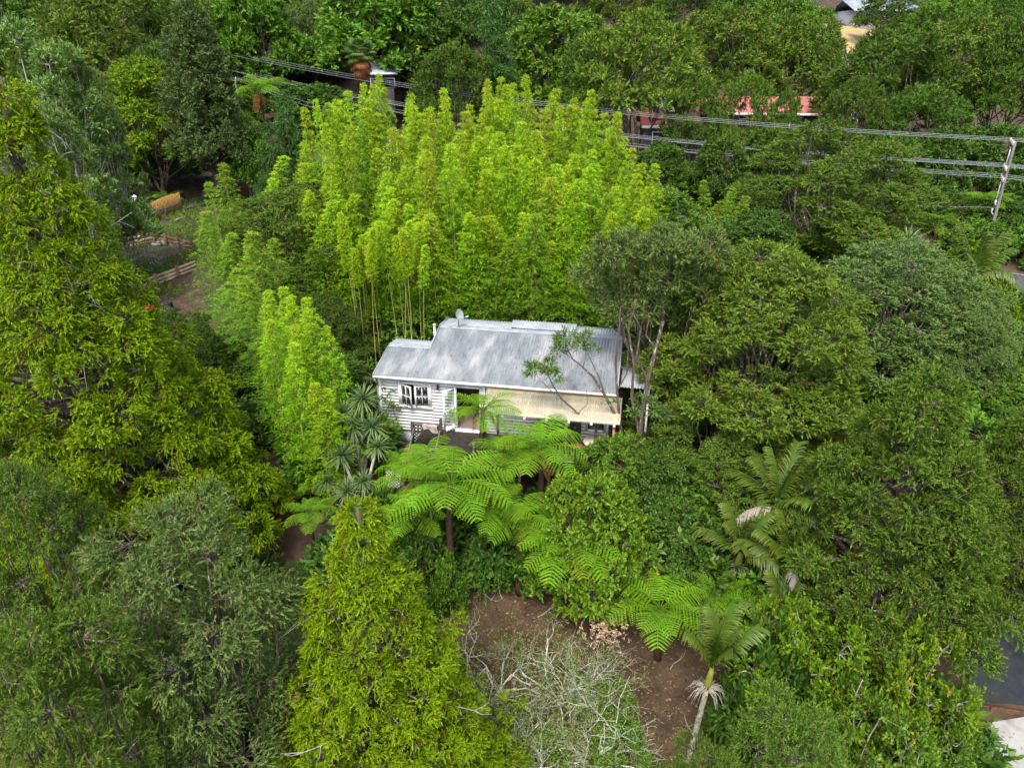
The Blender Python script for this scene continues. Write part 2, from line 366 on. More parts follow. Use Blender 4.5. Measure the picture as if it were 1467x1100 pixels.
def cone_lobes(rng, H, R, z0=.06, step=1.0, rl=(.5, .75), p=.85, flat=1.0, droop=.0, ragged=.1):
    C, Rr = [], []; z = H * .985
    while z > H * z0:
        r = R * (1 - z / H) ** p; k = max(1, int(2 * math.pi * r / (step * 1.05))); th0 = rng.random() * 6.28
        for j in range(k):
            q = rl[0] + (rl[1] - rl[0]) * rng.random(); th = th0 + (j + rng.normal() * .2) * 6.283 / k
            rr = max(0, r * (1 + rng.normal() * ragged) - q * .5)
            C.append([math.cos(th) * rr, math.sin(th) * rr, z + rng.normal() * .22 * step - droop * rr]); Rr.append([q, q, q * flat])
        z -= step * (.62 if r > 1 else .5)
    return np.array(C), np.array(Rr)
USED = []
def put(key, px, ytop, Y, hw, label, group=None, leaf=None, bark=None, rz=None, cat=None, wide=1., zs=None):
    """stand a copy so that its top is seen at (px,ytop) from distance Y and its crown is hw pixels to each side"""
    p = PROTO[key]; tp = aty(px, ytop, Y); x = tp[0]; g = float(hz(x, Y)); Ht = tp[2] - g
    depth = (np.array([x, Y, (tp[2] + g) / 2]) - CAM) @ FW; Rw = hw / (FPX / depth)
    s = Rw / p['R']; sz = Ht / p['H'] if zs is None else zs
    rng = np.random.default_rng(int(abs(px * 7 + ytop * 13 + 5))); rz = rng.random() * 6.28 if rz is None else rz
    mats = {}
    if leaf: mats['crown'] = M[leaf]
    if bark: mats['trunk'] = M[bark]
    r = dup(p['root'], (x, Y, g - .05), rz, (s, s * wide, sz), label, group, mats or None)
    if cat: r['category'] = cat
    USED.append((key, px, ytop, round(s, 2), round(sz, 2), round(Ht, 1)))
    return r
# ================================================================== THE SETTING
M['soil'] = surf('soil', (.030, .020, .013), (.085, .057, .036), 1.3, .95, detail=9, bump=.5, spots=((.05, .075, .018), .35, .60))
M['asphalt'] = surf('asphalt', (.045, .047, .052), (.085, .088, .095), 3, .85, detail=8)
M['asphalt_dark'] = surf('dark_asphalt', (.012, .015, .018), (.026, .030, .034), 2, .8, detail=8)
M['concrete'] = surf('concrete', (.24, .24, .23), (.36, .36, .345), 1.6, .85, detail=9, spots=((.15, .145, .13), 1.1, .58, .2))
M['concrete_dark'] = surf('weathered_concrete', (.22, .22, .20), (.38, .38, .36), 2, .9, detail=8)
M['yellow_paint'] = surf('yellow_road_paint', (.55, .36, .06), (.42, .30, .09), 5, .7)
M['white_paint'] = surf('white_paint', (.74, .76, .78), (.82, .83, .84), 2.5, .45, detail=6)
M['white_board'] = surf('white_board_paint', (.70, .73, .75), (.82, .83, .84), 1.1, .5, detail=6, stretch=(.6, 1, 2))
M['zinc'] = surf('weathered_zinc_roof', (.12, .137, .155), (.19, .212, .23), 1.3, .6, .05, detail=10, stretch=(1.8, .6, 1), spots=((.31, .32, .33), .9, .47, .25), coords='Object', lo=.36, hi=.62)
M['zinc_pale'] = surf('pale_zinc_roof', (.22, .25, .27), (.34, .37, .395), 1.1, .5, .1, detail=7, spots=((.30, .32, .33), 2.2, .62))
M['flashing'] = surf('zinc_flashing', (.24, .29, .32), (.36, .40, .43), 2, .45, .2)
M['rusty'] = surf('rusty_edge', (.20, .11, .06), (.40, .30, .22), 6, .8)
M['grey_base'] = surf('grey_foundation', (.33, .36, .40), (.42, .45, .48), 3, .8)
M['timber_grey'] = surf('weathered_timber', (.075, .066, .058), (.19, .17, .15), 5, .9, stretch=(1, 1, 5), bump=.3)
M['timber_dark'] = surf('dark_stained_timber', (.022, .018, .016), (.055, .046, .040), 5, .75)
M['timber_new'] = surf('fresh_pine_timber', (.36, .24, .12), (.56, .42, .25), 5, .8, stretch=(1, 1, 4))
M['timber_ply'] = surf('plywood_panel', (.42, .30, .16), (.60, .47, .30), 3, .8)
M['fence_wood'] = surf('orange_fence_timber', (.33, .17, .045), (.52, .30, .09), 4, .8, stretch=(3, 3, .6))
M['fence_brown'] = surf('brown_fence_timber', (.17, .10, .05), (.30, .20, .10), 4, .85, stretch=(3, 3, .6))
M['brown_edge'] = surf('brown_timber_edge', (.055, .028, .015), (.12, .06, .03), 6, .85)
M['glass'] = surf('window_glass', (.018, .020, .024), None, rough=.08, spec=.7)
M['interior'] = surf('dim_interior', (.10, .055, .05), (.17, .10, .09), 1.5, .9)
M['interior_floor'] = surf('interior_carpet', (.13, .095, .088), (.18, .135, .125), 20, .95)
M['black'] = surf('black_metal', (.012, .012, .014), None, rough=.5)
M['dish'] = surf('dish_grey_paint', (.24, .27, .28), (.34, .37, .38), 3, .5)
M['pale_metal'] = surf('pale_metal', (.55, .56, .58), None, rough=.4, metal=.4)
M['green_plastic'] = surf('green_plastic', (.01, .16, .05), None, rough=.4)
M['table'] = surf('table_top_pale', (.50, .46, .40), (.60, .56, .50), 8, .6)
M['chair_wood'] = surf('chair_brown', (.20, .10, .05), (.30, .16, .08), 8, .6)
M['wire'] = surf('aluminium_wire', (.33, .35, .37), None, rough=.5)
M['pole'] = surf('weathered_pole', (.11, .105, .10), (.23, .22, .21), 4, .9, stretch=(4, 4, .4))
M['arm'] = surf('crossarm_timber', (.24, .12, .06), (.42, .30, .22), 6, .85)
M['insul'] = surf('insulator', (.55, .53, .52), None, rough=.3)
M['red_roof'] = surf('faded_red_roof', (.34, .10, .09), (.46, .17, .15), 1.2, .75, detail=6)
M['blue_roof'] = surf('blue_grey_roof', (.20, .25, .30), (.32, .37, .42), 1.0, .5, detail=6)
M['dry_bank'] = surf('dry_grass_bank', (.30, .22, .10), (.42, .32, .16), .5, .95, detail=8)
M['wall_dark'] = surf('dark_house_wall', (.06, .055, .05), (.10, .09, .08), 2, .9)
M['wall_grey'] = surf('grey_house_wall', (.30, .31, .33), (.38, .39, .41), 2, .8)
M['wall_cream'] = surf('cream_house_wall', (.50, .47, .42), (.60, .57, .52), 2, .8)
M['blue_hose'] = surf('blue_hose', (.03, .12, .34), None, rough=.5)
M['red_plastic'] = surf('red_plastic', (.5, .03, .02), None, rough=.4)
M['orange_clay'] = surf('terracotta', (.45, .15, .06), (.5, .2, .09), 6, .8)
_m, _t, _o = newmat('cream_translucent_sheet')
_d = _t.nodes.new('ShaderNodeBsdfPrincipled'); _d.inputs['Base Color'].default_value = (.88, .83, .70, 1); _d.inputs['Roughness'].default_value = .45
_tr = _t.nodes.new('ShaderNodeBsdfTranslucent'); _tr.inputs[0].default_value = (.88, .82, .66, 1)
_mx = _t.nodes.new('ShaderNodeMixShader'); _mx.inputs[0].default_value = .45
_t.links.new(_d.outputs[0], _mx.inputs[1]); _t.links.new(_tr.outputs[0], _mx.inputs[2])
_tp = _t.nodes.new('ShaderNodeBsdfTransparent'); _tp.inputs[0].default_value = (.95, .92, .82, 1); _mx2 = _t.nodes.new('ShaderNodeMixShader'); _mx2.inputs[0].default_value = .46
_t.links.new(_mx.outputs[0], _mx2.inputs[1]); _t.links.new(_tp.outputs[0], _mx2.inputs[2]); _t.links.new(_mx2.outputs[0], _o.inputs[0]); M['plastic_sheet'] = _m
_m, _t, _o = newmat('clear_door_glass')
_g = _t.nodes.new('ShaderNodeBsdfGlossy'); _g.inputs['Roughness'].default_value = .05
_tp = _t.nodes.new('ShaderNodeBsdfTransparent'); _tp.inputs[0].default_value = (.86, .90, .89, 1)
_mx = _t.nodes.new('ShaderNodeMixShader'); _mx.inputs[0].default_value = .16
_t.links.new(_tp.outputs[0], _mx.inputs[1]); _t.links.new(_g.outputs[0], _mx.inputs[2]); _t.links.new(_mx.outputs[0], _o.inputs[0]); M['clear'] = _m

# ground: one sheet to the horizon
gx = np.concatenate([-np.geomspace(2000, 62, 14), np.arange(-60, 60.1, .75), np.geomspace(62, 2000, 14)])
gy = np.concatenate([[-400, -200, -120, -80], np.arange(-50, 70, .75), np.arange(70, 140, 3), np.geomspace(142, 2500, 16)])
X, Yg = np.meshgrid(gx, gy); V = np.stack([X, Yg, hz(X, Yg)], -1).reshape(-1, 3)
nx, ny = len(gx), len(gy); i = (np.arange(ny - 1)[:, None] * nx + np.arange(nx - 1)[None]).ravel()
g = ob('ground', mk('ground', V, [np.stack([i, i + 1, i + nx + 1, i + nx], 1)], M['soil'], smooth=True)); tag(g, kind='structure')
def strip(name, pts, wd, mat, lift, kind='structure', label=None, n=80, off=0.):
    """ribbon laid on the ground along a polyline, offset sideways by off"""
    pts = np.asarray(pts, float); s = np.concatenate([[0], np.cumsum(np.linalg.norm(np.diff(pts, axis=0), axis=1))])
    q = np.linspace(0, s[-1], n); c = np.stack([np.interp(q, s, pts[:, k]) for k in (0, 1)], 1)
    t = unit(np.gradient(c, axis=0)); nn = np.stack([-t[:, 1], t[:, 0]], 1); m = 5
    e = np.linspace(-wd / 2, wd / 2, m) + off; G = c[:, None] + nn[:, None] * e[None, :, None]
    cz = hz(c[:, 0], c[:, 1]); z = np.maximum(hz(G[..., 0], G[..., 1]), cz[:, None]) + lift
    V = np.concatenate([G, z[..., None]], -1).reshape(-1, 3); i = (np.arange(n - 1)[:, None] * m + np.arange(m - 1)).ravel()
    o = ob(name, mk(name, V, [np.stack([i, i + m, i + m + 1, i + 1], 1)], mat)); tag(o, label, kind=kind); return o
ROAD = [(70, -11), (32, 14.2), (0, 35.5), (-33, 56.5), (-60, 74), (-110, 100)]
strip('road', ROAD, 7.0, M['asphalt'], .10, n=160)
strip('road_centre_line', ROAD, .14, M['yellow_paint'], .108, n=160)
strip('road_edge_line', ROAD, .10, M['concrete'], .108, n=160, off=-3.2)
strip('driveway', [(-33, 56.5), (-29, 44), (-27, 36), (-31, 31)], 3.2, M['asphalt'], .07, n=30)
# lower drive at the right, brown edging board and concrete pad
_q = [atz(1335, 880, -3.9), atz(1530, 850, -3.6), atz(1530, 1018, -4.6), atz(1398, 1008, -4.5)]
gu, gv = np.meshgrid(np.linspace(0, 1, 16), np.linspace(0, 1, 16)); Pp = _q[0] * ((1 - gu) * (1 - gv))[..., None] + _q[1] * (gu * (1 - gv))[..., None] + _q[2] * (gu * gv)[..., None] + _q[3] * ((1 - gu) * gv)[..., None]
V = Pp.reshape(-1, 3); V[:, 2] = hz(V[:, 0], V[:, 1]) + .06; i = (np.arange(15)[:, None] * 16 + np.arange(15)).ravel()
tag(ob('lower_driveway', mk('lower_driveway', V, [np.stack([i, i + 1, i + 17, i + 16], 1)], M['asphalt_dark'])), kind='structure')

# ================================================================== THE HOUSE
HO = np.array([-5.717, -3.161, 0.]); HA = math.radians(-10.41)
HE = np.array([math.cos(HA), math.sin(HA), 0]); HN = np.array([-HE[1], HE[0], 0])
def HW(u, v, z): return HO + HE * u + HN * v + UP * z
house = empty('weatherboard_cottage', tuple(HO), HA, 'white weatherboard cottage with weathered corrugated zinc roof among the trees', 'house')
SL = .24                                                    # front roof slope
def hb(name, a, b, mat, parent=None):
    m = MB(); m.box(a, b); return m.build(name, M[mat], parent or house)
def wall_boards(u0, u1, z0, z1, v, holes, parent):
    """lapped boards, each an object, cut round the openings"""
    z = z0; h = .148
    while z < z1 - .02:
        zt = min(z + h, z1); segs = [(u0, u1)]
        for (a, b, c, d) in holes:
            if c < zt - .03 and d > z + .03:
                segs = [s for (p, q) in segs for s in ((p, min(q, a)), (max(p, b), q)) if s[1] - s[0] > .03]
        for p, q in segs:
            m = MB(); vb, vt = v - .012, v - .006
            V = [[p, vb, z], [q, vb, z], [q, vt, zt + .012], [p, vt, zt + .012], [p, v + .004, z], [q, v + .004, z], [q, v + .004, zt + .012], [p, v + .004, zt + .012]]
            m.add(V, [[0, 1, 2, 3], [5, 4, 7, 6], [4, 5, 1, 0], [3, 2, 6, 7], [4, 0, 3, 7], [1, 5, 6, 2]])
            m.build('weatherboard', M['white_board'], parent)
        z += h
WIN = (1.0, 2.25, .98, 1.96); DOOR = (3.41, 4.42, .06, 2.0)
W2 = (8.9, 9.55, .55, 1.5)
# wall core (thin leaves round the openings), boards outside
wall = MB()
def core(u0, u1, z0, z1): wall.box((u0, .304, z0), (u1, .40, z1))
core(.06, WIN[0], -.15, 2.32); core(WIN[0], WIN[1], -.15, WIN[2]); core(WIN[0], WIN[1], WIN[3], 2.32)
core(WIN[1], DOOR[0], -.15, 2.32); core(DOOR[0], DOOR[1], DOOR[3], 2.32); core(DOOR[1], W2[0], -.15, 2.32)
core(W2[0], W2[1], -.15, W2[2]); core(W2[0], W2[1], W2[3], 2.32); core(W2[1], 9.72, -.15, 2.32)
wl = wall.build('front_wall', M['white_paint'], house)
wall_boards(.07, 9.70, -.14, 2.28, .30, [(WIN[0] - .1, WIN[1] + .1, WIN[2] - .1, WIN[3] + .1), (DOOR[0] - .08, DOOR[1] + .08, -1, DOOR[3] + .08), (W2[0] - .08, W2[1] + .08, W2[2] - .08, W2[3] + .08)], wl)
sw = MB(); sw.box((.06, .41, -.15), (.15, 2.75, 2.38)); sw.add([[.07, .5, 2.38], [.07, 2.1, 2.38], [.07, 2.1, 2.86], [.14, .5, 2.38], [.14, 2.1, 2.38], [.14, 2.1, 2.86]], [[0, 2, 1], [3, 4, 5]]); sw.box((.16, 2.65, -.15), (2.0, 2.75, 2.75)); sw.box((1.9, 2.76, -.15), (2.0, 5.0, 3.05)); sw.box((2.01, 4.9, -.15), (9.6, 5.0, 3.0)); sw.box((9.62, .41, -.15), (9.72, 5.0, 2.5))
sw.build('outer_walls', M['white_paint'], house)
sw = MB()   # gable triangle at the right
sw.add([[9.625, .41, 2.5], [9.625, 4.9, 2.5], [9.625, 3.7, 3.18], [9.715, .41, 2.5], [9.715, 4.9, 2.5], [9.715, 3.7, 3.18]], [[0, 2, 1], [3, 4, 5]]); sw.build('gable_panel', M['white_paint'], house)
hb('foundation', (.10, .36, -1.6), (9.66, 4.8, -.16), 'grey_base')
hb('interior_floor', (.16, .41, -.02), (9.6, 4.88, .05), 'interior_floor')
im = MB(); im.box((.17, 2.3, .06), (9.6, 2.4, 2.3)); im.build('interior_wall', M['interior'], house)
hb('ceiling_lining', (.16, .41, 2.33), (9.6, 2.29, 2.37), 'white_paint')
hb('corner_board', (.02, .262, -.16), (.14, .30, 2.30), 'white_paint'); hb('corner_board', (4.50, .262, -.16), (4.60, .30, 2.30), 'white_paint'); hb('corner_board', (9.66, .262, -.16), (9.75, .30, 2.30), 'white_paint')
hb('base_board', (.06, .285, -.24), (4.6, .36, -.15), 'white_paint')
# roof: corrugated sheets, each its own part
def sheet(name, u0, u1, v0, z0, v1, z1, mat, parent, per=.125, amp=.020, th=.004):
    n = max(8, int((u1 - u0) / per * 6)); u = np.linspace(u0, u1, n); w_ = amp * np.cos((u) / per * 2 * math.pi)
    V = np.concatenate([np.stack([u, np.full(n, v0), z0 + w_], 1), np.stack([u, np.full(n, v1), z1 + w_], 1), np.stack([u, np.full(n, v0), z0 + w_ - th], 1), np.stack([u, np.full(n, v1), z1 + w_ - th], 1)])
    i = np.arange(n - 1)
    return ob(name, mk(name, V, [np.stack([i, i + 1, i + n + 1, i + n], 1), np.stack([i + 2 * n, i + 3 * n, i + 3 * n + 1, i + 2 * n + 1], 1), np.stack([i + 2 * n, i + 2 * n + 1, i + 1, i], 1)], M[mat], smooth=True), parent)
RV, RZ = 3.74, 2.42
roof = hb('roof', (.2, .12, 2.34), (9.7, .16, 2.40), 'white_paint')
us = np.arange(-.02, 9.99, .7665)
for k in range(len(us) - 1):
    a, b = us[k], us[k + 1]; lift = .006 * (k % 2)
    v1 = 2.1 if b < 1.95 else RV
    if a < 1.85 < b:
        sheet('roof_sheet', a, 1.85, 0, RZ + lift, 2.1, RZ + 2.1 * SL + lift, 'zinc', roof); sheet('roof_sheet', 1.85, b + .03, 0, RZ + lift, RV, RZ + RV * SL + lift, 'zinc', roof); continue
    sheet('roof_sheet', a, b + .03, 0, RZ + lift, v1, RZ + v1 * SL + lift, 'zinc', roof)
zr, zw = RZ + RV * SL, RZ + 2.1 * SL
for k in range(4): sheet('rear_roof_sheet', 1.85 + k * .8, 1.88 + (k + 1) * .8, RV + .02, zr, 5.25, zr - .16, 'zinc_pale', roof)
for k in range(3): sheet('rear_roof_sheet', 7.85 + k * .72, 7.88 + (k + 1) * .72, RV + .02, zr, 5.25, zr - .16, 'zinc_pale', roof)
for k in range(4): sheet('raised_roof_sheet', 5.0 + k * .72, 5.03 + (k + 1) * .72, RV + .25, zr + .06, 4.75, zr + .13, 'zinc_pale', roof)
hb('raised_roof_side', (5.02, 3.9, zr - .3), (5.06, 4.7, zr + .08), 'flashing', roof); hb('raised_roof_side', (7.84, 3.9, zr - .3), (7.88, 4.7, zr + .08), 'flashing', roof)
hb('raised_room', (5.08, 5.01, -.1), (7.82, 5.18, 3.02), 'white_paint')
for k in range(3): sheet('wing_roof_sheet', -.02 + k * .63, .0 + (k + 1) * .63, 2.12, zw, 3.0, zw - .06, 'zinc_pale', roof)
m = MB()
for (a, b, vv, zz) in ((-.05, 1.87, 2.1, zw), (1.83, 10.0, RV, zr)):
    m.add([[a, vv - .17, zz - .17 * SL + .022], [b, vv - .17, zz - .17 * SL + .022], [b, vv, zz + .035], [a, vv, zz + .035], [b, vv + .2, zz + .018], [a, vv + .2, zz + .018]], [[0, 1, 2, 3], [3, 2, 4, 5]])
m.build('ridge_capping', M['flashing'], roof)
m = MB(); m.bar((-.04, -.02, RZ + .0), (-.04, 2.1, zw + .0), .03, .10); m.bar((1.83, 2.1, zw + .02), (1.83, RV, zr + .03), .05, .10); m.bar((1.83, RV, zr + .03), (1.83, 5.2, zr - .13), .05, .10); m.bar((10.0, -.02, RZ), (10.0, RV, zr), .05, .14); m.bar((10.0, RV, zr), (10.0, 5.2, zr - .16), .05, .14)
m.build('barge_flashing', M['flashing'], roof)
hb('fascia', (0, .03, 2.27), (9.98, .055, 2.405), 'white_paint', roof)
m = MB()
for a, b in ((-.04, 4.75), (4.76, 10.0)):
    m.bar((a, -.045, 2.345), (b, -.045, 2.345), .10, .085)
m.build('gutter', M['white_paint'], roof)
m = MB(); m.bar((4.6, -.098, 2.335), (9.98, -.098, 2.325), .006, .03); m.build('rust_stain', M['rusty'], roof)
m = MB(); m.tube([(-.02, -.03, 2.3), (0., .08, 2.1), (.0, .22, 1.95), (0.0, .24, -.2)], .035, 8); m.build('downpipe', M['white_paint'], roof)
m = MB(); m.tube([(4.62, .2, 2.3), (4.62, .235, -.1)], .03, 8); m.build('downpipe', M['white_paint'], roof)
# casement window: frame, two sashes pushed open, four panes each
wf = MB(); a, b, c, d = WIN
wf.box((a - .09, .24, c - .02), (a, .298, d + .09)); wf.box((b, .24, c - .02), (b + .09, .298, d + .09)); wf.box((a, .241, d), (b, .297, d + .09)); wf.box((a - .13, .20, c - .07), (b + .13, .297, c - .02)); wf.box(((a + b) / 2 - .03, .25, c), ((a + b) / 2 + .03, .39, d))
win = wf.build('window', M['white_paint'], house)
def sash(u0, u1, hinge, ang):
    w_ = u1 - u0; m = MB(); x0 = 0 if hinge == 0 else -w_; x1 = x0 + w_; f = .05; xm = (x0 + x1) / 2; zm = (c + d) / 2
    m.box((x0, -.02, c), (x0 + f, .02, d)); m.box((x1 - f, -.02, c), (x1, .02, d)); m.box((x0 + f, -.019, c), (x1 - f, .019, c + f)); m.box((x0 + f, -.019, d - f), (x1 - f, .019, d)); m.box((xm - .014, -.016, c + f), (xm + .014, .016, d - f)); m.box((x0 + f, -.015, zm - .014), (x1 - f, .015, zm + .014))
    s = m.build('sash', M['white_paint'], win, loc=(u0 if hinge == 0 else u1, .262, 0), rot=(0, 0, ang))
    for px0, px1 in ((x0 + f, xm - .014), (xm + .014, x1 - f)):
        for pz0, pz1 in ((c + f, zm - .014), (zm + .014, d - f)):
            q = MB(); q.box((px0, -.004, pz0), (px1, .004, pz1)); q.build('pane', M['glass'], s)
sash(a + .01, (a + b) / 2 - .035, 0, math.radians(-24)); sash((a + b) / 2 + .035, b - .01, 1, math.radians(12))
# porch window under the veranda
wf = MB(); a2, b2, c2, d2 = W2
wf.box((a2 - .07, .25, c2 - .06), (a2, .298, d2 + .07)); wf.box((b2, .25, c2 - .06), (b2 + .07, .298, d2 + .07)); wf.box((a2, .251, d2), (b2, .297, d2 + .07)); wf.box((a2, .251, c2 - .06), (b2, .297, c2)); w2 = wf.build('window', M['white_paint'], house)
q = MB(); q.box((a2, .33, c2), (b2, .34, d2)); q.build('pane', M['glass'], w2)
# french door opening: frame and two leaves, the left folded open towards the deck
df = MB(); a, b, c, d = DOOR
df.box((a - .07, .235, c), (a, .298, d + .07)); df.box((b, .235, c), (b + .07, .298, d + .07)); df.box((a, .236, d), (b, .297, d + .07)); df.box((a - .05, .10, c - .06), (b + .05, .40, c)); dr = df.build('door_frame', M['white_paint'], house)
def leaf_door(hu, w_, ang):
    m = MB(); x0, x1 = (0, w_) if w_ > 0 else (w_, 0); f = .08
    m.box((x0, -.02, c), (x0 + f, .02, d)); m.box((x1 - f, -.02, c), (x1, .02, d)); m.box((x0 + f, -.019, c), (x1 - f, .019, c + .22)); m.box((x0 + f, -.019, d - f), (x1 - f, .019, d)); m.box((x0 + f, -.017, 1.0), (x1 - f, .017, 1.05))
    s = m.build('door_leaf', M['white_paint'], dr, loc=(hu, .24, 0), rot=(0, 0, ang))
    for z0, z1 in ((c + .22, 1.0), (1.05, d - f)):
        q = MB(); q.box((x0 + f, -.004, z0), (x1 - f, .004, z1)); q.build('pane', M['clear'], s)
leaf_door(a, .62, math.radians(-138)); leaf_door(b, -.46, math.radians(120))
m = MB(); m.box((2.62, .16, 2.02), (2.68, .27, 2.06)); m.tube([(2.65, .2, 2.03), (2.67, .08, 1.92)], [.035, .06], 10); m.build('wall_lamp', M['black'], house)
# veranda: translucent corrugated sheets on battens and posts
ver = hb('veranda_beam', (5.3, -1.62, 1.86), (10.05, -1.56, 1.97), 'white_paint')
for k in range(7): sheet('veranda_sheet', 4.82 + k * .765, 4.86 + (k + 1) * .765, .02, 2.235, -1.78, 1.99 + .004 * (k % 2), 'plastic_sheet', ver, per=.085, amp=.012, th=.003)
for k, f in enumerate((.08, .36, .64, .92)):
    m = MB(); v = .02 - 1.8 * f; z = 2.235 - .245 * f; m.box((4.85, v - .05, z - .075), (10.1, v + .05, z - .022)); m.build('batten', M['white_paint'], ver)
for k in range(7):
    u = 4.9 + k * .85; m = MB(); m.bar((u, .02, 2.235 - .125), (u, -1.74, 1.99 - .125), .085, .09); m.build('rafter', M['white_paint'], ver)
for u in (5.55, 8.2, 10.0):
    m = MB(); m.box((u - .045, -1.64, .02), (u + .045, -1.55, 1.86)); m.build('post', M['timber_grey' if u < 9 else 'chair_wood'], ver)
m = MB(); m.bar((6.3, -.2, 1.55), (7.5, -1.3, 1.80), .03, .03); m.build('brace', M['black'], ver)
# satellite dish with its arm and feed, on the ridge
P = HW(2.7, 3.72, zr + .03)
ds = empty('satellite_dish', tuple(P), HA, 'grey satellite dish with tilted feed arm on the cottage roof ridge', 'dish')
m = MB(); m.tube([(0, 0, -.02), (0, 0, .42)], .022, 8); m.box((-.08, -.06, -.02), (.08, .06, .0)); m.build('mast', M['pole'], ds)
m = MB(); m.tube([(-.02, 0, .25), (-.42, -.1, .02)], .012, 6); m.build('stay', M['pale_metal'], ds)
V, F = [], []; nr, ns = 5, 20
for r_ in range(nr):
    rr = .27 * (r_ + .01) / (nr - 1)
    for s_ in range(ns): th = s_ * 2 * math.pi / ns; V.append([.12 - .8 * rr * rr * 0.9, rr * math.cos(th) * .85, rr * math.sin(th)])
V = np.array(V); V[:, 0] = .9 * (V[:, 1] ** 2 + V[:, 2] ** 2)
F = np.array([[r_ * ns + s_, r_ * ns + (s_ + 1) % ns, (r_ + 1) * ns + (s_ + 1) % ns, (r_ + 1) * ns + s_] for r_ in range(nr - 1) for s_ in range(ns)])
m = MB(); m.add(V, F); m.add(V - [.012, 0, 0], F[:, ::-1]); o = m.build('reflector', M['dish'], ds, True, loc=(.02, 0, .55), rot=(0, math.radians(-22), math.radians(-28)))
m = MB(); m.tube([(.03, 0, .36), (.42, -.2, .56)], .016, 6); m.build('feed_arm', M['dish'], ds)
m = MB(); m.tube([(.40, -.19, .55), (.50, -.24, .60)], [.045, .035], 10); m.build('feed_horn', M['pale_metal'], ds)
P = HW(1.35, 4.4, 2.3); vp = empty('vent_pipe', tuple(P), 0, 'white vent pipe rising behind the cottage wing roof', 'pipe')
m = MB(); m.tube([(0, 0, -2.4), (0, 0, .75)], .045, 10); m.build('pipe', M['white_paint'], vp, True); m = MB(); m.tube([(0, 0, .75), (0, 0, .83)], .065, 10); m.build('cap', M['white_paint'], vp)
# lean-to canopy at the right end
m = MB(); lt = empty('side_lean_to', tuple(HW(10.05, 1.2, 0)), HA, 'small blue-grey lean-to canopy against the right end of the cottage', 'canopy')
for k in range(3): sheet('canopy_sheet', .05 + k * .4, .07 + (k + 1) * .4, .0, 2.15, 2.8, 2.6, 'zinc_pale', lt)
for v in (.1, 2.7):
    m = MB(); m.box((1.15, v - .04, -1.2), (1.23, v + .04, 2.1 + .1 * v)); m.build('post', M['white_paint'], lt)

# ================================================================== DECK
deck = empty('timber_deck', tuple(HO), HA, 'dark timber deck under the cream veranda roof of the cottage', 'deck')
def db(name, a, b, mat, parent=None): m = MB(); m.box(a, b); return m.build(name, M[mat], parent or deck)
v = .22
while v > -2.2:
    u0 = 4.65 if v < -1.35 else 1.95
    db('board', (u0, v - .135, -.03), (10.15, v, .0), 'timber_dark'); v -= .142
for u in (2.0, 3.3, 4.7, 6.5, 8.3, 10.1):
    vv = -1.3 if u < 4.6 else -2.1; P = HW(u, vv, 0); zg = float(hz(P[0], P[1])) - .15
    db('post', (u - .05, vv - .05, zg), (u + .05, vv + .05, -.034), 'timber_grey')
db('bearer', (4.6, -2.16, -.2), (10.15, -2.08, -.035), 'timber_dark'); db('bearer', (1.95, -1.37, -.2), (4.6, -1.28, -.035), 'timber_grey')
def lattice(name, A, B, z0, z1, parent, mat='timber_grey', pitch=.15, w_=.042):
    """crossed slats between two posts, joined: each slat is a couple of pixels wide"""
    A = np.asarray(A, float); B = np.asarray(B, float); L = np.linalg.norm(B - A); e = (B - A) / L; H = z1 - z0; m = MB(); nrm = np.array([-e[1], e[0]])
    for sgn in (1, -1):
        s = -H
        while s < L + H:
            p0, p1 = (s, s + H) if sgn > 0 else (s + H, s); za, zb = z0, z1
            pts = []
            for p, z in ((p0, za), (p1, zb)): pts.append([p, z])
            (pa, zaa), (pb, zbb) = pts
            f0, f1 = 0., 1.
            dx = pb - pa
            for lim in (0, L):
                f = (lim - pa) / dx
                if 0 < f < 1:
                    if (pa < 0 and lim == 0) or (pa > L and lim == L): f0 = max(f0, f)
                    else: f1 = min(f1, f)
            if f1 - f0 > .02 and (0 <= pa + dx * (f0 + f1) / 2 <= L):
                q = lambda f: [*(A + e * (pa + dx * f) + nrm * .008 * sgn), za + (zb - za) * f]
                m.bar(q(f0), q(f1), .012, w_, up=(nrm[0] * 0 + e[0], e[1], 0))
            s += pitch
    o = m.build(name, M[mat], parent); o['kind'] = 'stuff'; return o
db('rail', (1.98, -1.36, .98), (3.2, -1.28, 1.03), 'timber_grey'); db('rail', (4.7, -2.17, .82), (10.15, -2.08, .88), 'timber_dark')
lattice('lattice_panel', (2.0, -1.32), (3.15, -1.32), .05, .98, deck, 'timber_dark'); lattice('lattice_panel', (4.7, -2.12), (10.1, -2.12), .04, .82, deck, 'timber_dark', .16)
for u, zt in ((1.98, 1.05), (3.18, 1.32)): db('rail_post', (u - .05, -1.40, -.03), (u + .05, -1.30, zt), 'timber_dark')
for u in (4.7, 6.5, 8.3, 10.12): db('rail_post', (u - .04, -2.18, .0), (u + .04, -2.10, .92), 'timber_grey')
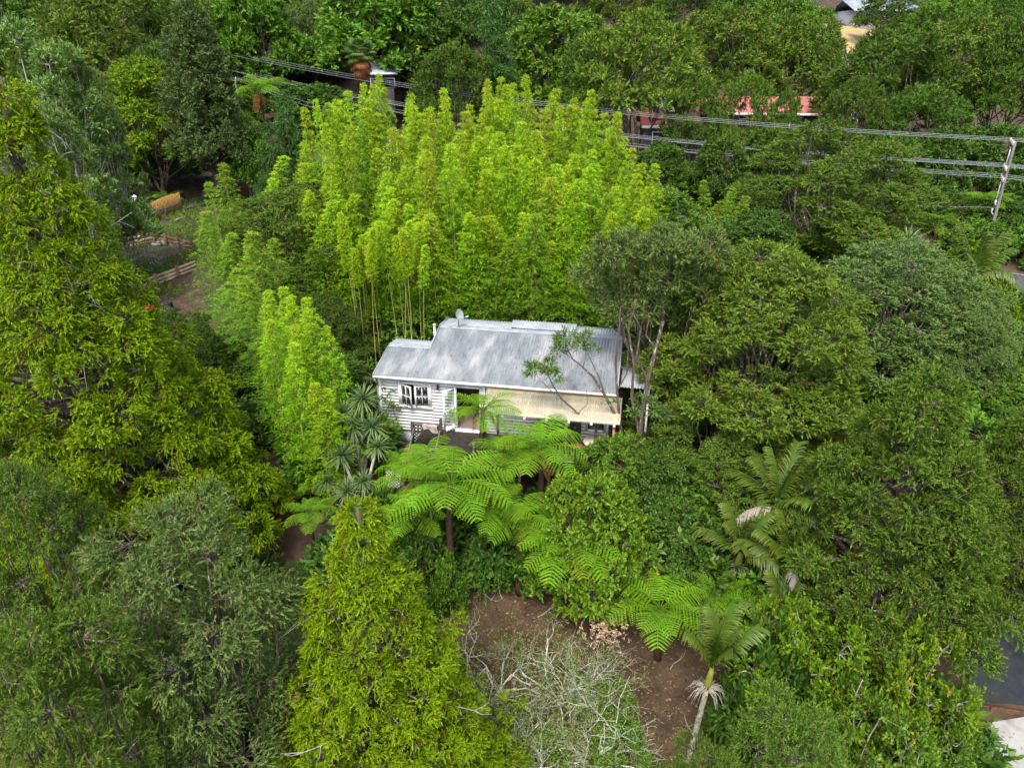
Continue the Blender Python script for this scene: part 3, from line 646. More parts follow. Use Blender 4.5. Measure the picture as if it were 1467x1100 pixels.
# steps going down from the deck, handrail
zg = -1.75
for k in range(6):
    vv = -1.5 - k * .27; z = -.18 - k * .19; db('tread', (2.1, vv - .25, z - .04), (3.1, vv, z), 'timber_grey')
for u in (2.06, 3.14):
    m = MB(); m.bar((u, -1.4, -.2), (u, -3.15, -1.45), .05, .2); m.build('stringer', M['timber_grey'], deck)
    m = MB(); m.bar((u, -1.36, .85), (u, -3.0, -.35), .06, .05); m.build('handrail', M['timber_grey'], deck)
    m = MB(); m.box((u - .04, -3.0, -1.9), (u + .04, -2.92, -.3)); m.build('rail_post', M['timber_grey'], deck)
lattice('lattice_panel', (1.2, -2.6), (2.0, -2.6), -1.3, -.5, deck, 'white_paint')
m = MB(); rng = np.random.default_rng(3)
cl = empty('draped_cloth', tuple(HW(2.75, -1.34, 1.02)), HA, 'crumpled grey-brown cloth draped over the deck rail by the lattice', 'cloth')
gx_, gz_ = np.meshgrid(np.linspace(-.3, .3, 14), np.linspace(-1, 1, 14)); a_ = gz_ * .32
V = np.stack([gx_ + .03 * np.sin(gz_ * 5), np.where(gz_ < 0, -.06, .06) * np.minimum(1, np.abs(gz_) * 5) + .025 * np.sin(gx_ * 22 + gz_ * 2), .03 - np.maximum(0, np.abs(a_) - .03) * (1 + .3 * np.sin(gx_ * 9))], -1).reshape(-1, 3)
i = (np.arange(13)[:, None] * 14 + np.arange(13)).ravel(); m.add(V, np.stack([i, i + 1, i + 15, i + 14], 1)); m.build('fabric', surf('faded_cloth', (.22, .18, .16), (.42, .36, .32), 9, .9), cl, True)
# things on the deck
tb = empty('round_table', tuple(HW(9.35, -.95, 0)), HA, 'round pale table standing on the dark deck', 'table')
m = MB(); m.tube([(0, 0, .70), (0, 0, .735)], .52, 28); m.build('table_top', M['table'], tb)
m = MB(); m.tube([(0, 0, .03), (0, 0, .70)], [.05, .04], 8); m.build('pedestal', M['black'], tb)
for k in range(4):
    m = MB(); th = k * math.pi / 2 + .4; m.tube([(0, 0, .12), (.2 * math.cos(th), .2 * math.sin(th), .06), (.36 * math.cos(th), .36 * math.sin(th), .015)], .02, 6); m.build('foot', M['black'], tb)
ch = empty('deck_chair', tuple(HW(8.62, -.85, 0)), HA - 1.2, 'brown wooden chair drawn up to the round deck table', 'chair')
m = MB(); m.box((-.21, -.21, .43), (.21, .21, .46)); m.build('seat', M['chair_wood'], ch)
m = MB()
for k in range(4): m.bar((-.15 + k * .1, -.2, .5), (-.15 + k * .1, -.28, .88), .035, .015)
m.bar((-.2, -.285, .88), (.2, -.285, .88), .05, .03); m.build('backrest', M['chair_wood'], ch)
for sx in (-1, 1):
    for sy in (-1, 1):
        m = MB(); m.bar((sx * .18, sy * .18, .0), (sx * .18, sy * (.18 if sy > 0 else .2), .44), .035); m.build('leg', M['chair_wood'], ch)
bq = empty('barbecue', tuple(HW(7.65, -.05, 0)), HA, 'black hooded barbecue against the veranda wall', 'barbecue')
m = MB(); m.box((-.4, -.22, .12), (.4, .22, .82)); m.build('cabinet', M['black'], bq)
V = [[s * .39, .22 * math.cos(t), .83 + .28 * math.sin(t)] for s in (-1, 1) for t in np.linspace(0, math.pi, 9)]; m = MB(); m.add(V, [[q, q + 1, q + 10, q + 9] for q in range(8)]); m.add(np.array(V)[:9], [[0, q, q + 1] for q in range(1, 8)]); m.add(np.array(V)[9:], [[0, q + 1, q] for q in range(1, 8)]); m.build('hood', M['black'], bq, True)
m = MB(); m.bar((-.3, -.25, .98), (.3, -.25, .98), .025); m.build('handle', M['pale_metal'], bq)
for sx in (-1, 1):
    m = MB(); m.tube([(sx * .33 - .02, 0, .07), (sx * .33 + .02, 0, .07)], .065, 12); m.build('wheel', M['black'], bq)
m = MB(); m.box((.42, -.2, .80), (.72, .2, .83)); m.build('side_shelf', M['black'], bq)
cb_ = empty('dark_cupboard', tuple(HW(8.42, .0, 0)), HA, 'tall dark cupboard beside the barbecue on the veranda', 'cupboard')
m = MB(); m.box((-.22, -.2, .06), (.22, .22, 1.45)); m.build('body', M['timber_dark'], cb_)
for s_ in (-1, 1):
    m = MB(); m.box((s_ * .11 - .105, -.222, .1), (s_ * .11 + .105, -.202, 1.42)); q = m.build('door', M['timber_dark'], cb_); m = MB(); m.box((s_ * .03 - .008, -.24, .8), (s_ * .03 + .008, -.223, .9)); m.build('handle', M['pale_metal'], q)
wc = empty('watering_can', tuple(HW(7.0, -.1, .86)), HA, 'green watering can on a stand by the barbecue', 'watering can')
m = MB(); m.tube([(0, 0, 0), (0, 0, .2), (0, 0, .26)], [.11, .11, .07], 14); m.build('body', M['green_plastic'], wc, True)
m = MB(); m.tube([(.09, 0, .05), (.2, 0, .16), (.27, 0, .26)], [.025, .02, .018], 8); m.tube([(.27, 0, .26), (.30, 0, .28)], [.02, .045], 10); m.build('spout', M['green_plastic'], wc, True)
t_ = np.linspace(0, math.pi, 10); m = MB(); m.tube(np.stack([-.02 - .12 * np.cos(t_) * .9, 0 * t_, .22 + .14 * np.sin(t_)], 1), .012, 6); m.build('handle', M['green_plastic'], wc, True)
st = empty('plant_stand', tuple(HW(7.0, -.1, 0)), HA, 'small dark wooden stand under the green watering can', 'stand')
m = MB(); m.box((-.18, -.18, .82), (.18, .18, .855)); m.build('top', M['timber_dark'], st)
for sx in (-1, 1):
    for sy in (-1, 1): m = MB(); m.bar((sx * .15, sy * .15, .0), (sx * .15, sy * .15, .82), .03); m.build('leg', M['timber_dark'], st)

# ================================================================== POWER POLES AND WIRES
def pole(P, H, lean, label, arms, rz, name='power_pole', r=.125, group=None):
    o = empty(name, tuple(P), rz, label, 'power pole', group); z = np.linspace(-.5, H, 8)
    m = MB(); m.tube(np.stack([lean[0] * z, lean[1] * z, z], 1), np.linspace(r, r * .68, 8), 10); m.build('shaft', M['pole'], o, True)
    pts = []
    for (za, half, n) in arms:
        c_ = np.array([lean[0] * za, lean[1] * za - .2, za]); m = MB(); m.bar(c_ - [half, 0, 0], c_ + [half, 0, 0], .10, .12); a_ = m.build('crossarm', M['arm'], o)
        m = MB(); m.bar(c_ + [half * .7, -.06, -.04], c_ + [.0, .1, -.75], .03, .03); m.bar(c_ + [-half * .7, -.06, -.04], c_ + [.0, .1, -.75], .03, .03); m.build('brace', M['pole'], a_)
        for q in np.linspace(-half * .92, half * .92, n):
            m = MB(); p = c_ + [q, 0, .06]; m.tube([p, p + [0, 0, .06], p + [0, 0, .10], p + [0, 0, .2]], [.02, .07, .05, .045], 8); m.build('insulator', M['insul'], a_); pts.append(p + [0, 0, .2])
    R = Matrix.Rotation(rz, 4, 'Z'); return o, [np.array(list(R @ Vector(p))) + P for p in pts]
PR = np.array([35.6, 22.6, float(hz(35.6, 22.6))]); tR = aty(1441, 205, 22.6); HR = tR[2] - PR[2] - .1
rzw = math.atan2(70 - 22.6, -52 - 35.6) + math.pi / 2
o1, A1 = pole(PR, HR + .15, ((tR[0] - 35.6) / HR, 0), 'leaning grey timber power pole with three crossarms beside the road', [(HR, 1.25, 3), (HR - 1.75, 1.1, 4), (HR - 2.5, 1.1, 3)], rzw)
for zz, s_ in ((HR - 4.3, 1), (HR - 5.0, -1)):
    m = MB(); c_ = np.array([(tR[0] - 35.6) / HR * zz, 0, zz]); m.tube([c_ + [s_ * .1, -.1, 0], c_ + [s_ * .4, -.25, .1], c_ + [s_ * .42, -.25, .42]], [.05, .05, .07], 8); m.build('cable_box', M['insul'], o1)
m = MB(); m.tube([(-.25, -.22, HR - 1.9), (-.25, -.22, HR - .2)], .035, 6); m.tube([(-.3, -.22, HR - 4.4), (-.3, -.22, HR - 2.6)], .035, 6); m.build('cable_guard', M['pale_metal'], o1)
PL = np.array([-52.5, 82.0, 0.]); PL[2] = hz(PL[0], PL[1]); tL = aty(228, 46, 82.0); HL = tL[2] - PL[2]
o2, A2 = pole(PL, HL + .1, (0, 0), 'far power pole with pale crossarms half hidden by the trees', [(HL, 1.5, 3), (HL - 1.8, 1.3, 4), (HL - 2.6, 1.3, 3)], rzw)
GW = 'overhead power lines along the road'
def wire(A, B, sag, r, label, group=GW):
    t = np.linspace(0, 1, 48)[:, None]; P = A + (B - A) * t; P[:, 2] -= 4 * sag * (t * (1 - t))[:, 0]
    m = MB(); m.tube(P - A, r, 5); o = m.build('power_line', M['wire'], None, loc=tuple(A)); tag(o, label, 'power line', group)
sg = [2.2] * 3 + [2.5] * 7
for k in range(10):
    top = k < 3; lab = 'upper overhead wire strung between the power poles along the road' if top else 'lower overhead wire strung between the power poles along the road'
    g2 = 'upper ' + GW if top else 'lower ' + GW
    wire(A1[k], A2[k], sg[k] + .05 * (k % 3), .014, lab, g2)
    E_ = A1[k] + np.array([30, -14, -.5 - .2 * (k % 2)]); wire(A1[k], E_, .5, .014, 'overhead wire running on past the leaning pole out over the road', 'wires beyond the leaning pole')
    E_ = A2[k] + np.array([-60, 22, 2.5]); wire(A2[k], E_, .8, .013, 'overhead wire running on from the far pole across the hillside', 'wires beyond the far pole')
c_ = PR + np.array([0, 0, HR - 4.4]); wire(c_, aty(900, 262, 44), .5, .011, 'low service wire from the leaning pole to the trees', 'service wires')
P2 = atg(1368, 300); P2 = np.array([P2[0], P2[1], hz(P2[0], P2[1])])
t2 = aty(1387, 250, P2[1]); pole(P2, t2[2] - P2[2], ((t2[0] - P2[0]) / (t2[2] - P2[2]), 0), 'slim bare leaning pole in the shade behind the road', [], 0, r=.10)
P3 = aty(342, 150, 58); g3 = float(hz(P3[0], 58)); t3 = aty(337, 113, 58)
o3, A3 = pole(np.array([P3[0], 58, g3]), t3[2] - g3, (0, 0), 'short grey power pole beside the tree fern by the drive', [(t3[2] - g3 - .1, .35, 2)], rzw, r=.16)
for k in range(2): wire(A3[k], aty(520, 165 + 8 * k, 46), .4, .011, 'service wire from the short pole towards the bamboo', 'service wires by the drive')

# ================================================================== FENCE, GARDEN BEDS, GATE POSTS (left)
fa, fb = atz(186, 322, 2.2), atz(262, 300, 2.2)
fn = empty('paling_fence', (0, 0, 0), 0, 'orange-brown timber paling fence with a blue hose along it', 'fence')
L = np.linalg.norm((fb - fa)[:2]); e_ = (fb - fa) / L; nP = int(L / .165); pm = None
fn.location = (fa[0], fa[1], float(hz(fa[0], fa[1]))); fn.rotation_euler = (0, 0, math.atan2(e_[1], e_[0]))
def fz(x): P = fa + e_ * x; return float(hz(P[0], P[1])) - float(hz(fa[0], fa[1]))
rng = np.random.default_rng(5)
for k in range(nP):
    x = k * .165; z = fz(x); m = MB(); m.box((x, -.012, z + .02), (x + .14, .012, z + 1.55 + rng.normal() * .015)); m.build('paling', M['fence_wood'], fn)
for zz in (.4, 1.25): m = MB(); m.bar((0, .04, zz + fz(0)), (L, .04, zz + fz(L)), .05, .08); m.build('rail', M['fence_brown'], fn)
for x in np.arange(0, L, 2.2): m = MB(); m.box((x, .06, fz(x) - .3), (x + .1, .16, fz(x) + 1.45)); m.build('post', M['fence_brown'], fn)
t_ = np.linspace(0, 1, 20); m = MB(); m.tube(np.stack([t_ * L * .97, 0 * t_ - .045, .62 + .12 * np.sin(t_ * 6) + np.array([fz(a * L) for a in t_]) + .15 * t_], 1), .03, 6)
h_ = m.build('garden_hose', M['blue_hose'], None, loc=fn.location, rot=fn.rotation_euler, smooth=True); tag(h_, 'blue hose strung along the orange paling fence', 'hose')
f2a, f2b = atz(312, 268, 2.6), atz(372, 285, 2.6); f2 = empty('dark_fence', (f2a[0], f2a[1], float(hz(f2a[0], f2a[1]))), math.atan2((f2b - f2a)[1], (f2b - f2a)[0]), 'dark brown low board fence behind the bamboo by the drive', 'fence')
L2 = np.linalg.norm((f2b - f2a)[:2])
for k in range(int(L2 / .2)): m = MB(); m.box((k * .2, -.012, -.2), (k * .2 + .185, .012, 1.0)); m.build('paling', M['brown_edge'], f2)
m = MB(); m.box((0, .015, .2), (L2, .06, .3)); m.box((0, .015, .7), (L2, .06, .8)); m.build('rail', M['brown_edge'], f2)
def bed_wall(A, B, h, mat, name='garden_bed_wall', label='', side=1):
    o = empty(name, (A[0], A[1], float(hz(A[0], A[1]))), math.atan2((B - A)[1], (B - A)[0]), label, 'retaining wall'); L = np.linalg.norm((B - A)[:2]); dz = float(hz(B[0], B[1])) - float(hz(A[0], A[1]))
    for r_ in range(3):
        z0 = -.1 + r_ * (h + .1) / 3
        for s_ in range(max(1, int(round(L / 2.4)))):
            n_ = max(1, int(round(L / 2.4))); x0, x1 = s_ * L / n_, (s_ + 1) * L / n_ - .01
            m = MB(); m.bar((x0, 0, z0 + (h + .1) / 6 + dz * x0 / L), (x1, 0, z0 + (h + .1) / 6 + dz * x1 / L), .045, (h + .1) / 3 - .012); m.build('sleeper', M[mat], o)
    for x in np.arange(.06, L, max(1.0, L / 3.01)):
        m = MB(); m.box((x - .08, -.14 * side - .06, -.4 + dz * x / L), (x + .08, -.14 * side + .06, h + .18 + dz * x / L)); m.build('post', M['fence_brown'], o)
    return o
zb = 1.9
bed_wall(atz(185, 345, zb), atz(222, 339, zb), .75, 'timber_ply', label='pale plywood end wall of the garden bed below the paling fence', side=-1)
bed_wall(atz(222, 339, zb), atz(274, 349, zb), .75, 'fence_brown', label='brown timber back wall of the garden bed', side=1)
bed_wall(atz(184, 396, zb - .2), atz(279, 371, zb - .2), .62, 'timber_ply', label='pale timber front wall of the garden bed with stout posts', side=1)
for k, (px, py, h_) in enumerate(((198, 283, 1.9), (209, 287, 1.9))):
    P = atz(px, py + 26, 2.3); o = empty('gate_post', (P[0], P[1], float(hz(P[0], P[1]))), .3, 'pair of square white gate posts with caps behind the paling fence', 'post', 'white gate posts')
    m = MB(); m.box((-.16, -.16, -.1), (.16, .16, h_)); m.build('shaft', M['white_paint'], o); m = MB(); m.box((-.22, -.22, h_ + .002), (.22, .22, h_ + .09)); m.add([[-.18, -.18, h_ + .092], [.18, -.18, h_ + .092], [.18, .18, h_ + .092], [-.18, .18, h_ + .092], [0, 0, h_ + .2]], [[0, 1, 4], [1, 2, 4], [2, 3, 4], [3, 0, 4]]); m.build('cap', M['white_paint'], o)
# planks, blocks in the garden
for (pa, pb, w_, mat, lab) in (((250, 313), (276, 302), .18, 'pale_bark', 'loose pale plank lying on the grass by the paling fence'),):
    A, B = atz(*pa, 2.15), atz(*pb, 2.2); o = empty('plank', (A[0], A[1], float(hz(A[0], A[1])) + .06), math.atan2((B - A)[1], (B - A)[0]), lab, 'plank'); m = MB(); L = np.linalg.norm((B - A)[:2]); m.box((0, -w_ / 2, 0), (L, w_ / 2, .06)); m.build('board', M[mat], o)
for k, (px, py, mat, lab) in enumerate(((225, 352, 'concrete_dark', 'grey concrete block in the garden bed'), (232, 347, 'concrete_dark', 'smaller grey block at the back of the garden bed'), (238, 350, 'timber_ply', 'short pale timber offcut beside the blocks in the garden bed'))):
    P = atg(px, py); o = empty('block', tuple(P), .5 * k, lab, 'block'); m = MB(); m.box((-.32, -.18, -.02), (.32, .18, .22)); m.box((-.3, -.16, .222), (-.04, .16, .3)); m.box((.04, -.16, .222), (.3, .16, .3)); m.build('slab', M[mat], o)
P = atg(207, 345); o = empty('fire_bowl', tuple(P), 0, 'rusty brown fire bowl on legs in the garden bed', 'fire bowl')
m = MB(); m.tube([(0, 0, .45), (0, 0, .5), (0, 0, .62)], [.12, .32, .42], 16); m.build('bowl', M['brown_edge'], o, True)
for k in range(3): m = MB(); th = k * 2.1; m.bar((.2 * math.cos(th), .2 * math.sin(th), .5), (.38 * math.cos(th), .38 * math.sin(th), -.02), .04); m.build('leg', M['brown_edge'], o)
# ride-on mower seen through the leaves, bluish thing beyond it
P = atg(232, 452); o = empty('ride_on_mower', tuple(P), .5, 'dark ride-on mower with a red bonnet under the trees left of the bamboo', 'mower')
m = MB(); m.box((-.9, -.35, .28), (-.1, .35, .42)); m.build('deck', M['black'], o); m = MB(); m.box((-.85, -.25, .43), (-.2, .25, .75)); m.build('bonnet', M['red_plastic'], o); m = MB(); m.box((.2, -.25, .5), (.65, .25, .58)); m.box((.6, -.25, .58), (.68, .25, .95)); m.build('seat', M['black'], o)
m = MB(); m.bar((-.15, 0, .75), (.05, 0, 1.0), .05); m.build('steering_column', M['black'], o)
for sx, r_ in ((-.7, .2), (.45, .3)):
    for sy in (-.42, .42): m = MB(); m.tube([(sx, sy - .08, r_), (sx, sy + .08, r_)], r_, 14); m.build('wheel', M['black'], o)

# ================================================================== FAR HOUSES
def far_house(name, cx, top, Y, wpx, label, roofmat, wallmat, rz=0, depth=7, wh=2.8, pitch=.35, wins=4):
    tp = aty(cx, top, Y); d = (tp - CAM) @ FW; L = wpx / FPX * d; g = float(hz(tp[0], Y)); zt = tp[2] - g; ze = zt - depth / 2 * pitch
    o = empty(name, (tp[0], Y, g), rz, label, 'house'); m = MB(); m.box((-L / 2, -depth / 2, -2), (L / 2, depth / 2, ze)); m.build('wall', M[wallmat], o)
    m = MB(); e_ = .5; V = [[s * (L / 2 + e_), y, z] for s in (-1, 1) for y, z in ((-depth / 2 - e_, ze - e_ * pitch), (0, zt), (depth / 2 + e_, ze - e_ * pitch))]; V2 = [[a_, b_, c_ + .14] for a_, b_, c_ in V]
    m.add(V + V2, [[6, 9, 10, 7], [7, 10, 11, 8], [0, 1, 4, 3], [1, 2, 5, 4], [0, 3, 9, 6], [2, 8, 11, 5], [0, 6, 7, 1], [1, 7, 8, 2], [3, 4, 10, 9], [4, 5, 11, 10]]); rf = m.build('roof', M[roofmat], o)
    m = MB(); m.box((-L / 2 - e_, -depth / 2 - e_ - .1, ze - e_ * pitch - .08), (L / 2 + e_, -depth / 2 - e_ - .003, ze - e_ * pitch + .16)); m.build('gutter', M['white_paint'], rf)
    for k in range(wins):
        x = -L / 2 + L * (k + .5) / wins; m = MB(); m.box((x - .6, -depth / 2 - .06, ze - 1.7), (x + .6, -depth / 2 - .003, ze - .6)); f = m.build('window', M['white_paint'], o); m = MB(); m.box((x - .52, -depth / 2 - .09, ze - 1.62), (x + .52, -depth / 2 - .062, ze - .68)); m.build('pane', M['glass'], f)
    return o
far_house('red_roofed_house', 1090, 140, 50, 210, 'long house with a faded red roof behind the roadside trees', 'red_roof', 'wall_dark', -.12)
far_house('lower_red_roofed_house', 958, 163, 46, 70, 'small red-roofed annexe with a white gutter among the slim trunks', 'red_roof', 'wall_dark', -.05, 5, wins=2)
far_house('blue_roofed_house', 968, 143, 55, 50, 'small house with a blue-grey roof behind the red-roofed annexe', 'blue_roof', 'wall_dark', 0, 5, wins=2)
far_house('hilltop_house', 1255, 2, 112, 90, 'grey house on the hilltop above the dry grass bank', 'blue_roof', 'wall_grey', .05, 9, wins=6)
far_house('tree_hidden_house', 545, 90, 66, 30, 'pale blue-roofed house glimpsed behind the fan palm', 'blue_roof', 'wall_dark', .2, 6, wins=3)
far_house('woodland_house', 330, 40, 92, 70, 'pale house glimpsed high in the woods behind the dark spire tree', 'blue_roof', 'wall_dark', .1, 7, wins=3)
# dry bank on the hill
c0 = aty(1245, 35, 104); m = MB(); gx_, gy_ = np.meshgrid(np.linspace(c0[0] - 14, c0[0] + 14, 12), np.linspace(92, 108, 9)); V = np.stack([gx_, gy_, hz(gx_, gy_) + .25], -1).reshape(-1, 3); i = (np.arange(8)[:, None] * 12 + np.arange(11)).ravel(); m.add(V, np.stack([i, i + 1, i + 13, i + 12], 1)); tag(m.build('dry_grass_bank', M['dry_bank']), kind='structure')

# ================================================================== LOWER RIGHT: pad and edging
A, B, C_, D_ = atz(1372, 1098, -4.75), atz(1475, 1085, -4.75), atz(1480, 1030, -4.75), atz(1420, 1040, -4.75)
m = MB(); N_ = 14
gu, gv = np.meshgrid(np.linspace(0, 1, N_), np.linspace(-.6, 1, N_)); Pp = (A[None, None] * ((1 - gu) * (1 - gv))[..., None] + B * (gu * (1 - gv))[..., None] + C_ * (gu * gv)[..., None] + D_ * ((1 - gu) * gv)[..., None])
V = Pp.reshape(-1, 3).copy(); V[:, 2] = hz(V[:, 0], V[:, 1]).max() * 0 - 4.55 ; V2 = V - [0, 0, 1.2]
i = (np.arange(N_ - 1)[:, None] * N_ + np.arange(N_ - 1)).ravel(); F = np.stack([i, i + 1, i + N_ + 1, i + N_], 1); m.add(V, F)
rim = np.concatenate([np.arange(N_), np.arange(N_) * N_ + N_ - 1, (N_ * N_ - 1 - np.arange(N_)), (np.arange(N_) * N_)[::-1]]); m.add(np.concatenate([V[rim], V2[rim]]), [[q + len(rim), (q + 1) % len(rim) + len(rim), (q + 1) % len(rim), q] for q in range(len(rim))])
o = m.build('concrete_pad', M['concrete']); tag(o, kind='structure')
A, B = atz(1418, 1010, -4.4), atz(1490, 1022, -4.4); ed = empty('timber_edging', (A[0], A[1], -4.6), math.atan2((B - A)[1], (B - A)[0]), 'low brown timber edging wall between the dark drive and the concrete pad', 'wall')
L = np.linalg.norm((B - A)[:2]) + 1.2
for r_ in range(2): m = MB(); m.box((-.6, -.05, -.5 + r_ * .35), (L, .05, -.16 + r_ * .35)); m.build('board', M['brown_edge'], ed)
for x in (0., 1.0, 2.0): m = MB(); m.box((x, -.12, -.6), (x + .1, -.053, .22)); m.build('post', M['brown_edge'], ed)
m = MB(); rng = np.random.default_rng(8); tw = empty('fallen_twig', tuple(atz(1425, 1086, -4.53)), .2, 'dark forked twig lying on the pale concrete pad', 'twig')
m.tube([(-.25, 0, 0), (-.05, .02, .01), (.2, -.03, 0)], [.006, .012, .008], 5); m.tube([(-.05, .02, .01), (.1, .1, .01)], [.01, .005], 5); m.tube([(-.12, .01, .005), (-.2, .09, .0)], [.008, .004], 5); m.build('stem', M['bark_dark'], tw)
# ================================================================== PLANT PROTOTYPES
CLEAN = []
make_tree('K1', 'kanuka_tree', 11, 10, 3.8, 'kanuka', stems=4, cb=.28, n=58, rl=(.75, 1.2), dens=16, bumpy=.2, inner=.05, nsp=7, m=9, rc=.28, L=.105, W=.034)
make_tree('K2', 'kanuka_tree', 12, 10, 3.8, 'kanuka', stems=3, cb=.36, n=52, rl=(.75, 1.25), dens=16, bumpy=.2, inner=.05, nsp=7, m=9, rc=.28, L=.105, W=.034, flat=.62)
make_tree('K3', 'kanuka_tree', 13, 10, 3.8, 'kanuka', stems=4, cb=.22, n=60, rl=(.7, 1.1), dens=16, bumpy=.2, inner=.05, nsp=7, m=9, rc=.28, L=.105, W=.034, sq=.8)
make_tree('KN', 'kanuka_tree', 14, 11, 2.7, 'kanuka_grey', stems=3, cb=.10, n=80, rl=(.55, .9), flat=.8, dens=20, nsp=7, m=10, rc=.27, L=.075, W=.021, bumpy=.2, inner=.05, tall=.9, up=.35, droop=.2, sp=.55, twigs=900)
make_tree('TOT', 'totara_tree', 15, 11.5, 3.9, 'totara', 'bark', stems=1, r0=.34, n=10, dens=17, nsp=7, m=9, rc=.28, L=.09, W=.031, lobes=cone_lobes(np.random.default_rng(15), 11.5, 4.5, .26, 1.15, (.55, .95), .62, .6, .05, .16), up=.25, sp=.7)
make_tree('BR1', 'broadleaf_bush', 16, 4.6, 2.3, 'broad', stems=4, cb=.05, n=30, rl=(.55, .85), flat=.9, dens=26, nsp=5, m=8, rc=.2, L=.095, W=.048, r0=.07, twigs=300, leafup=1.0)
make_tree('BR2', 'broadleaf_tree', 17, 9.5, 3.4, 'broad', stems=3, cb=.25, n=34, rl=(.8, 1.25), flat=.85, dens=13, nsp=6, m=8, rc=.32, L=.16, W=.08, leafup=1.0)
make_tree('TUF', 'tufted_tree', 18, 12, 3.3, 'blue_tuft', 'pale_bark', stems=3, cb=.2, n=56, rl=(.5, .85), flat=1.0, dens=12, nsp=8, m=7, rc=.3, L=.16, W=.046, tall=.9, up=.9, sp=.45)
make_tree('SP', 'spire_tree', 19, 13, 2.3, 'spire', 'bark_dark', stems=1, r0=.3, dens=7, nsp=6, m=8, rc=.38, L=.2, W=.06, lobes=cone_lobes(np.random.default_rng(19), 13, 2.9, .25, 1.0, (.5, .8), .45, .9, 0, .15), up=.7)
make_tree('FIR', 'fir_tree', 20, 12, 3.0, 'fir', 'bark_dark', stems=1, r0=.25, dens=8, nsp=6, m=8, rc=.5, L=.2, W=.05, lobes=cone_lobes(np.random.default_rng(20), 12, 3.2, .06, 1.1, (.55, .85), .8, .45, .12, .16), up=.05, out=.9, sp=.45, droop=.3)
make_tree('SH1', 'understorey_shrub', 21, 2.4, 1.5, 'broad', stems=4, cb=.02, n=16, rl=(.45, .7), flat=.85, dens=14, nsp=5, m=7, rc=.26, L=.16, W=.075, r0=.04, twigs=120)
make_tree('SH2', 'understorey_shrub', 22, 2.2, 1.5, 'broad_dark', stems=4, cb=.02, n=15, rl=(.4, .75), flat=.8, dens=13, nsp=5, m=7, rc=.3, L=.19, W=.08, r0=.04, twigs=120)
make_tree('SH3', 'understorey_shrub', 23, 2.6, 1.4, 'kanuka_dark', stems=4, cb=.02, n=16, rl=(.45, .7), flat=.8, dens=16, nsp=6, m=8, rc=.3, L=.13, W=.04, r0=.04, twigs=120)
make_tree('IVY', 'scrambling_shrub', 24, 3.6, 2.2, 'broad_lime', 'dead_twig', stems=6, cb=.03, n=22, rl=(.4, .75), flat=.85, dens=17, nsp=5, m=7, rc=.24, L=.085, W=.046, r0=.045, twigs=100, wob=.6)
# far kinds: coarser leaves, seen from 80 m and more
make_tree('FK', 'kanuka_tree', 31, 11, 4.4, 'kanuka', stems=3, cb=.38, n=34, rl=(.9, 1.4), dens=5, nsp=6, m=7, rc=.45, L=.26, W=.09, flat=.6, r0=.2, twigs=200)
make_tree('FB', 'broadleaf_tree', 32, 11, 4.2, 'broad_dark', stems=3, cb=.2, n=34, rl=(.9, 1.4), dens=4.5, nsp=6, m=7, rc=.5, L=.32, W=.14, flat=.85, r0=.22, twigs=150)

def hero(name, label, base, C, R, leaf, bark, seed, r0, stems=1, cat='tree', twigs=600, dead=0, top=None, **kw):
    base = np.asarray(base, float); C = np.asarray(C, float) - base; rng = np.random.default_rng(seed)
    root = empty(name, tuple(base), 0, label, cat); cm, P, ax = crown_mesh('crown', rng, C, np.asarray(R, float), M[leaf], **kw)
    ob('trunk', trunk_mesh('trunk', rng, C, M[bark], r0=r0, stems=stems, tips=(P, ax, twigs), top=top), root); ob('crown', cm, root)
    if dead:
        m = MB()
        for _ in range(dead):                           # bare lichen-grey branches sticking out between the tufts
            c = C[rng.integers(len(C))]; d = unit(np.array([c[0], c[1], 0]) + rng.normal(size=3) * .3); a = c * [.55, .55, 1] - [0, 0, .2]; p = [a]
            for k in range(5): d = unit(d + rng.normal(size=3) * .28 - UP * .06); p.append(p[-1] + d * (.32 + .2 * rng.random()))
            m.tube(p, np.linspace(.032, .006, 6), 4, False)
            for j in (2, 3, 4):
                d2 = unit(d + rng.normal(size=3) * .9); m.tube([p[j], p[j] + d2 * .25, p[j] + d2 * .45 + rng.normal(size=3) * .08], [.014, .009, .004], 3, False)
        tag(m.build('bare_branches', M['dead_twig'], root), kind='stuff')
    return root
# ------------------------------------------------ golden conifers (left giant, front one)
rng = np.random.default_rng(41)
Yc = -9.0; tp = aty(0, 110, Yc); bx = np.array([tp[0], Yc, float(hz(tp[0], Yc))]); Hc = tp[2] - bx[2]
C, R = cone_lobes(rng, Hc, 5.6, .08, .98, (.45, .72), 1.0, 1.0, .02, .12)
hero('golden_conifer', 'huge golden-green conifer with bare grey branches, taller than the cottage roof', bx, C + bx, R, 'conifer_gold', 'bark', 42, .4, twigs=300, dead=40, top=(0, 0, Hc), bumpy=.18, dens=20, nsp=9, m=12, rc=.25, L=.07, W=.022, up=.35, out=.7, sp=.6, droop=.35, face=(.45, -.9), inner=.05)
Yc = -17.2; tp = aty(512, 722, Yc); bx = np.array([tp[0], Yc, float(hz(tp[0], Yc))]); Hc = tp[2] - bx[2]
C, R = cone_lobes(np.random.default_rng(43), Hc, 3.9, .06, .72, (.3, .5), .9, 1.0, .02, .15)
hero('golden_conifer', 'smaller golden-green pointed conifer in front of the tree ferns', bx, C + bx, R, 'conifer_gold', 'bark', 44, .22, twigs=300, dead=26, top=(0, 0, Hc), bumpy=.18, dens=29, nsp=9, m=12, rc=.2, L=.056, W=.017, up=.4, out=.7, sp=.6, droop=.35, face=(.1, -1), inner=.05)
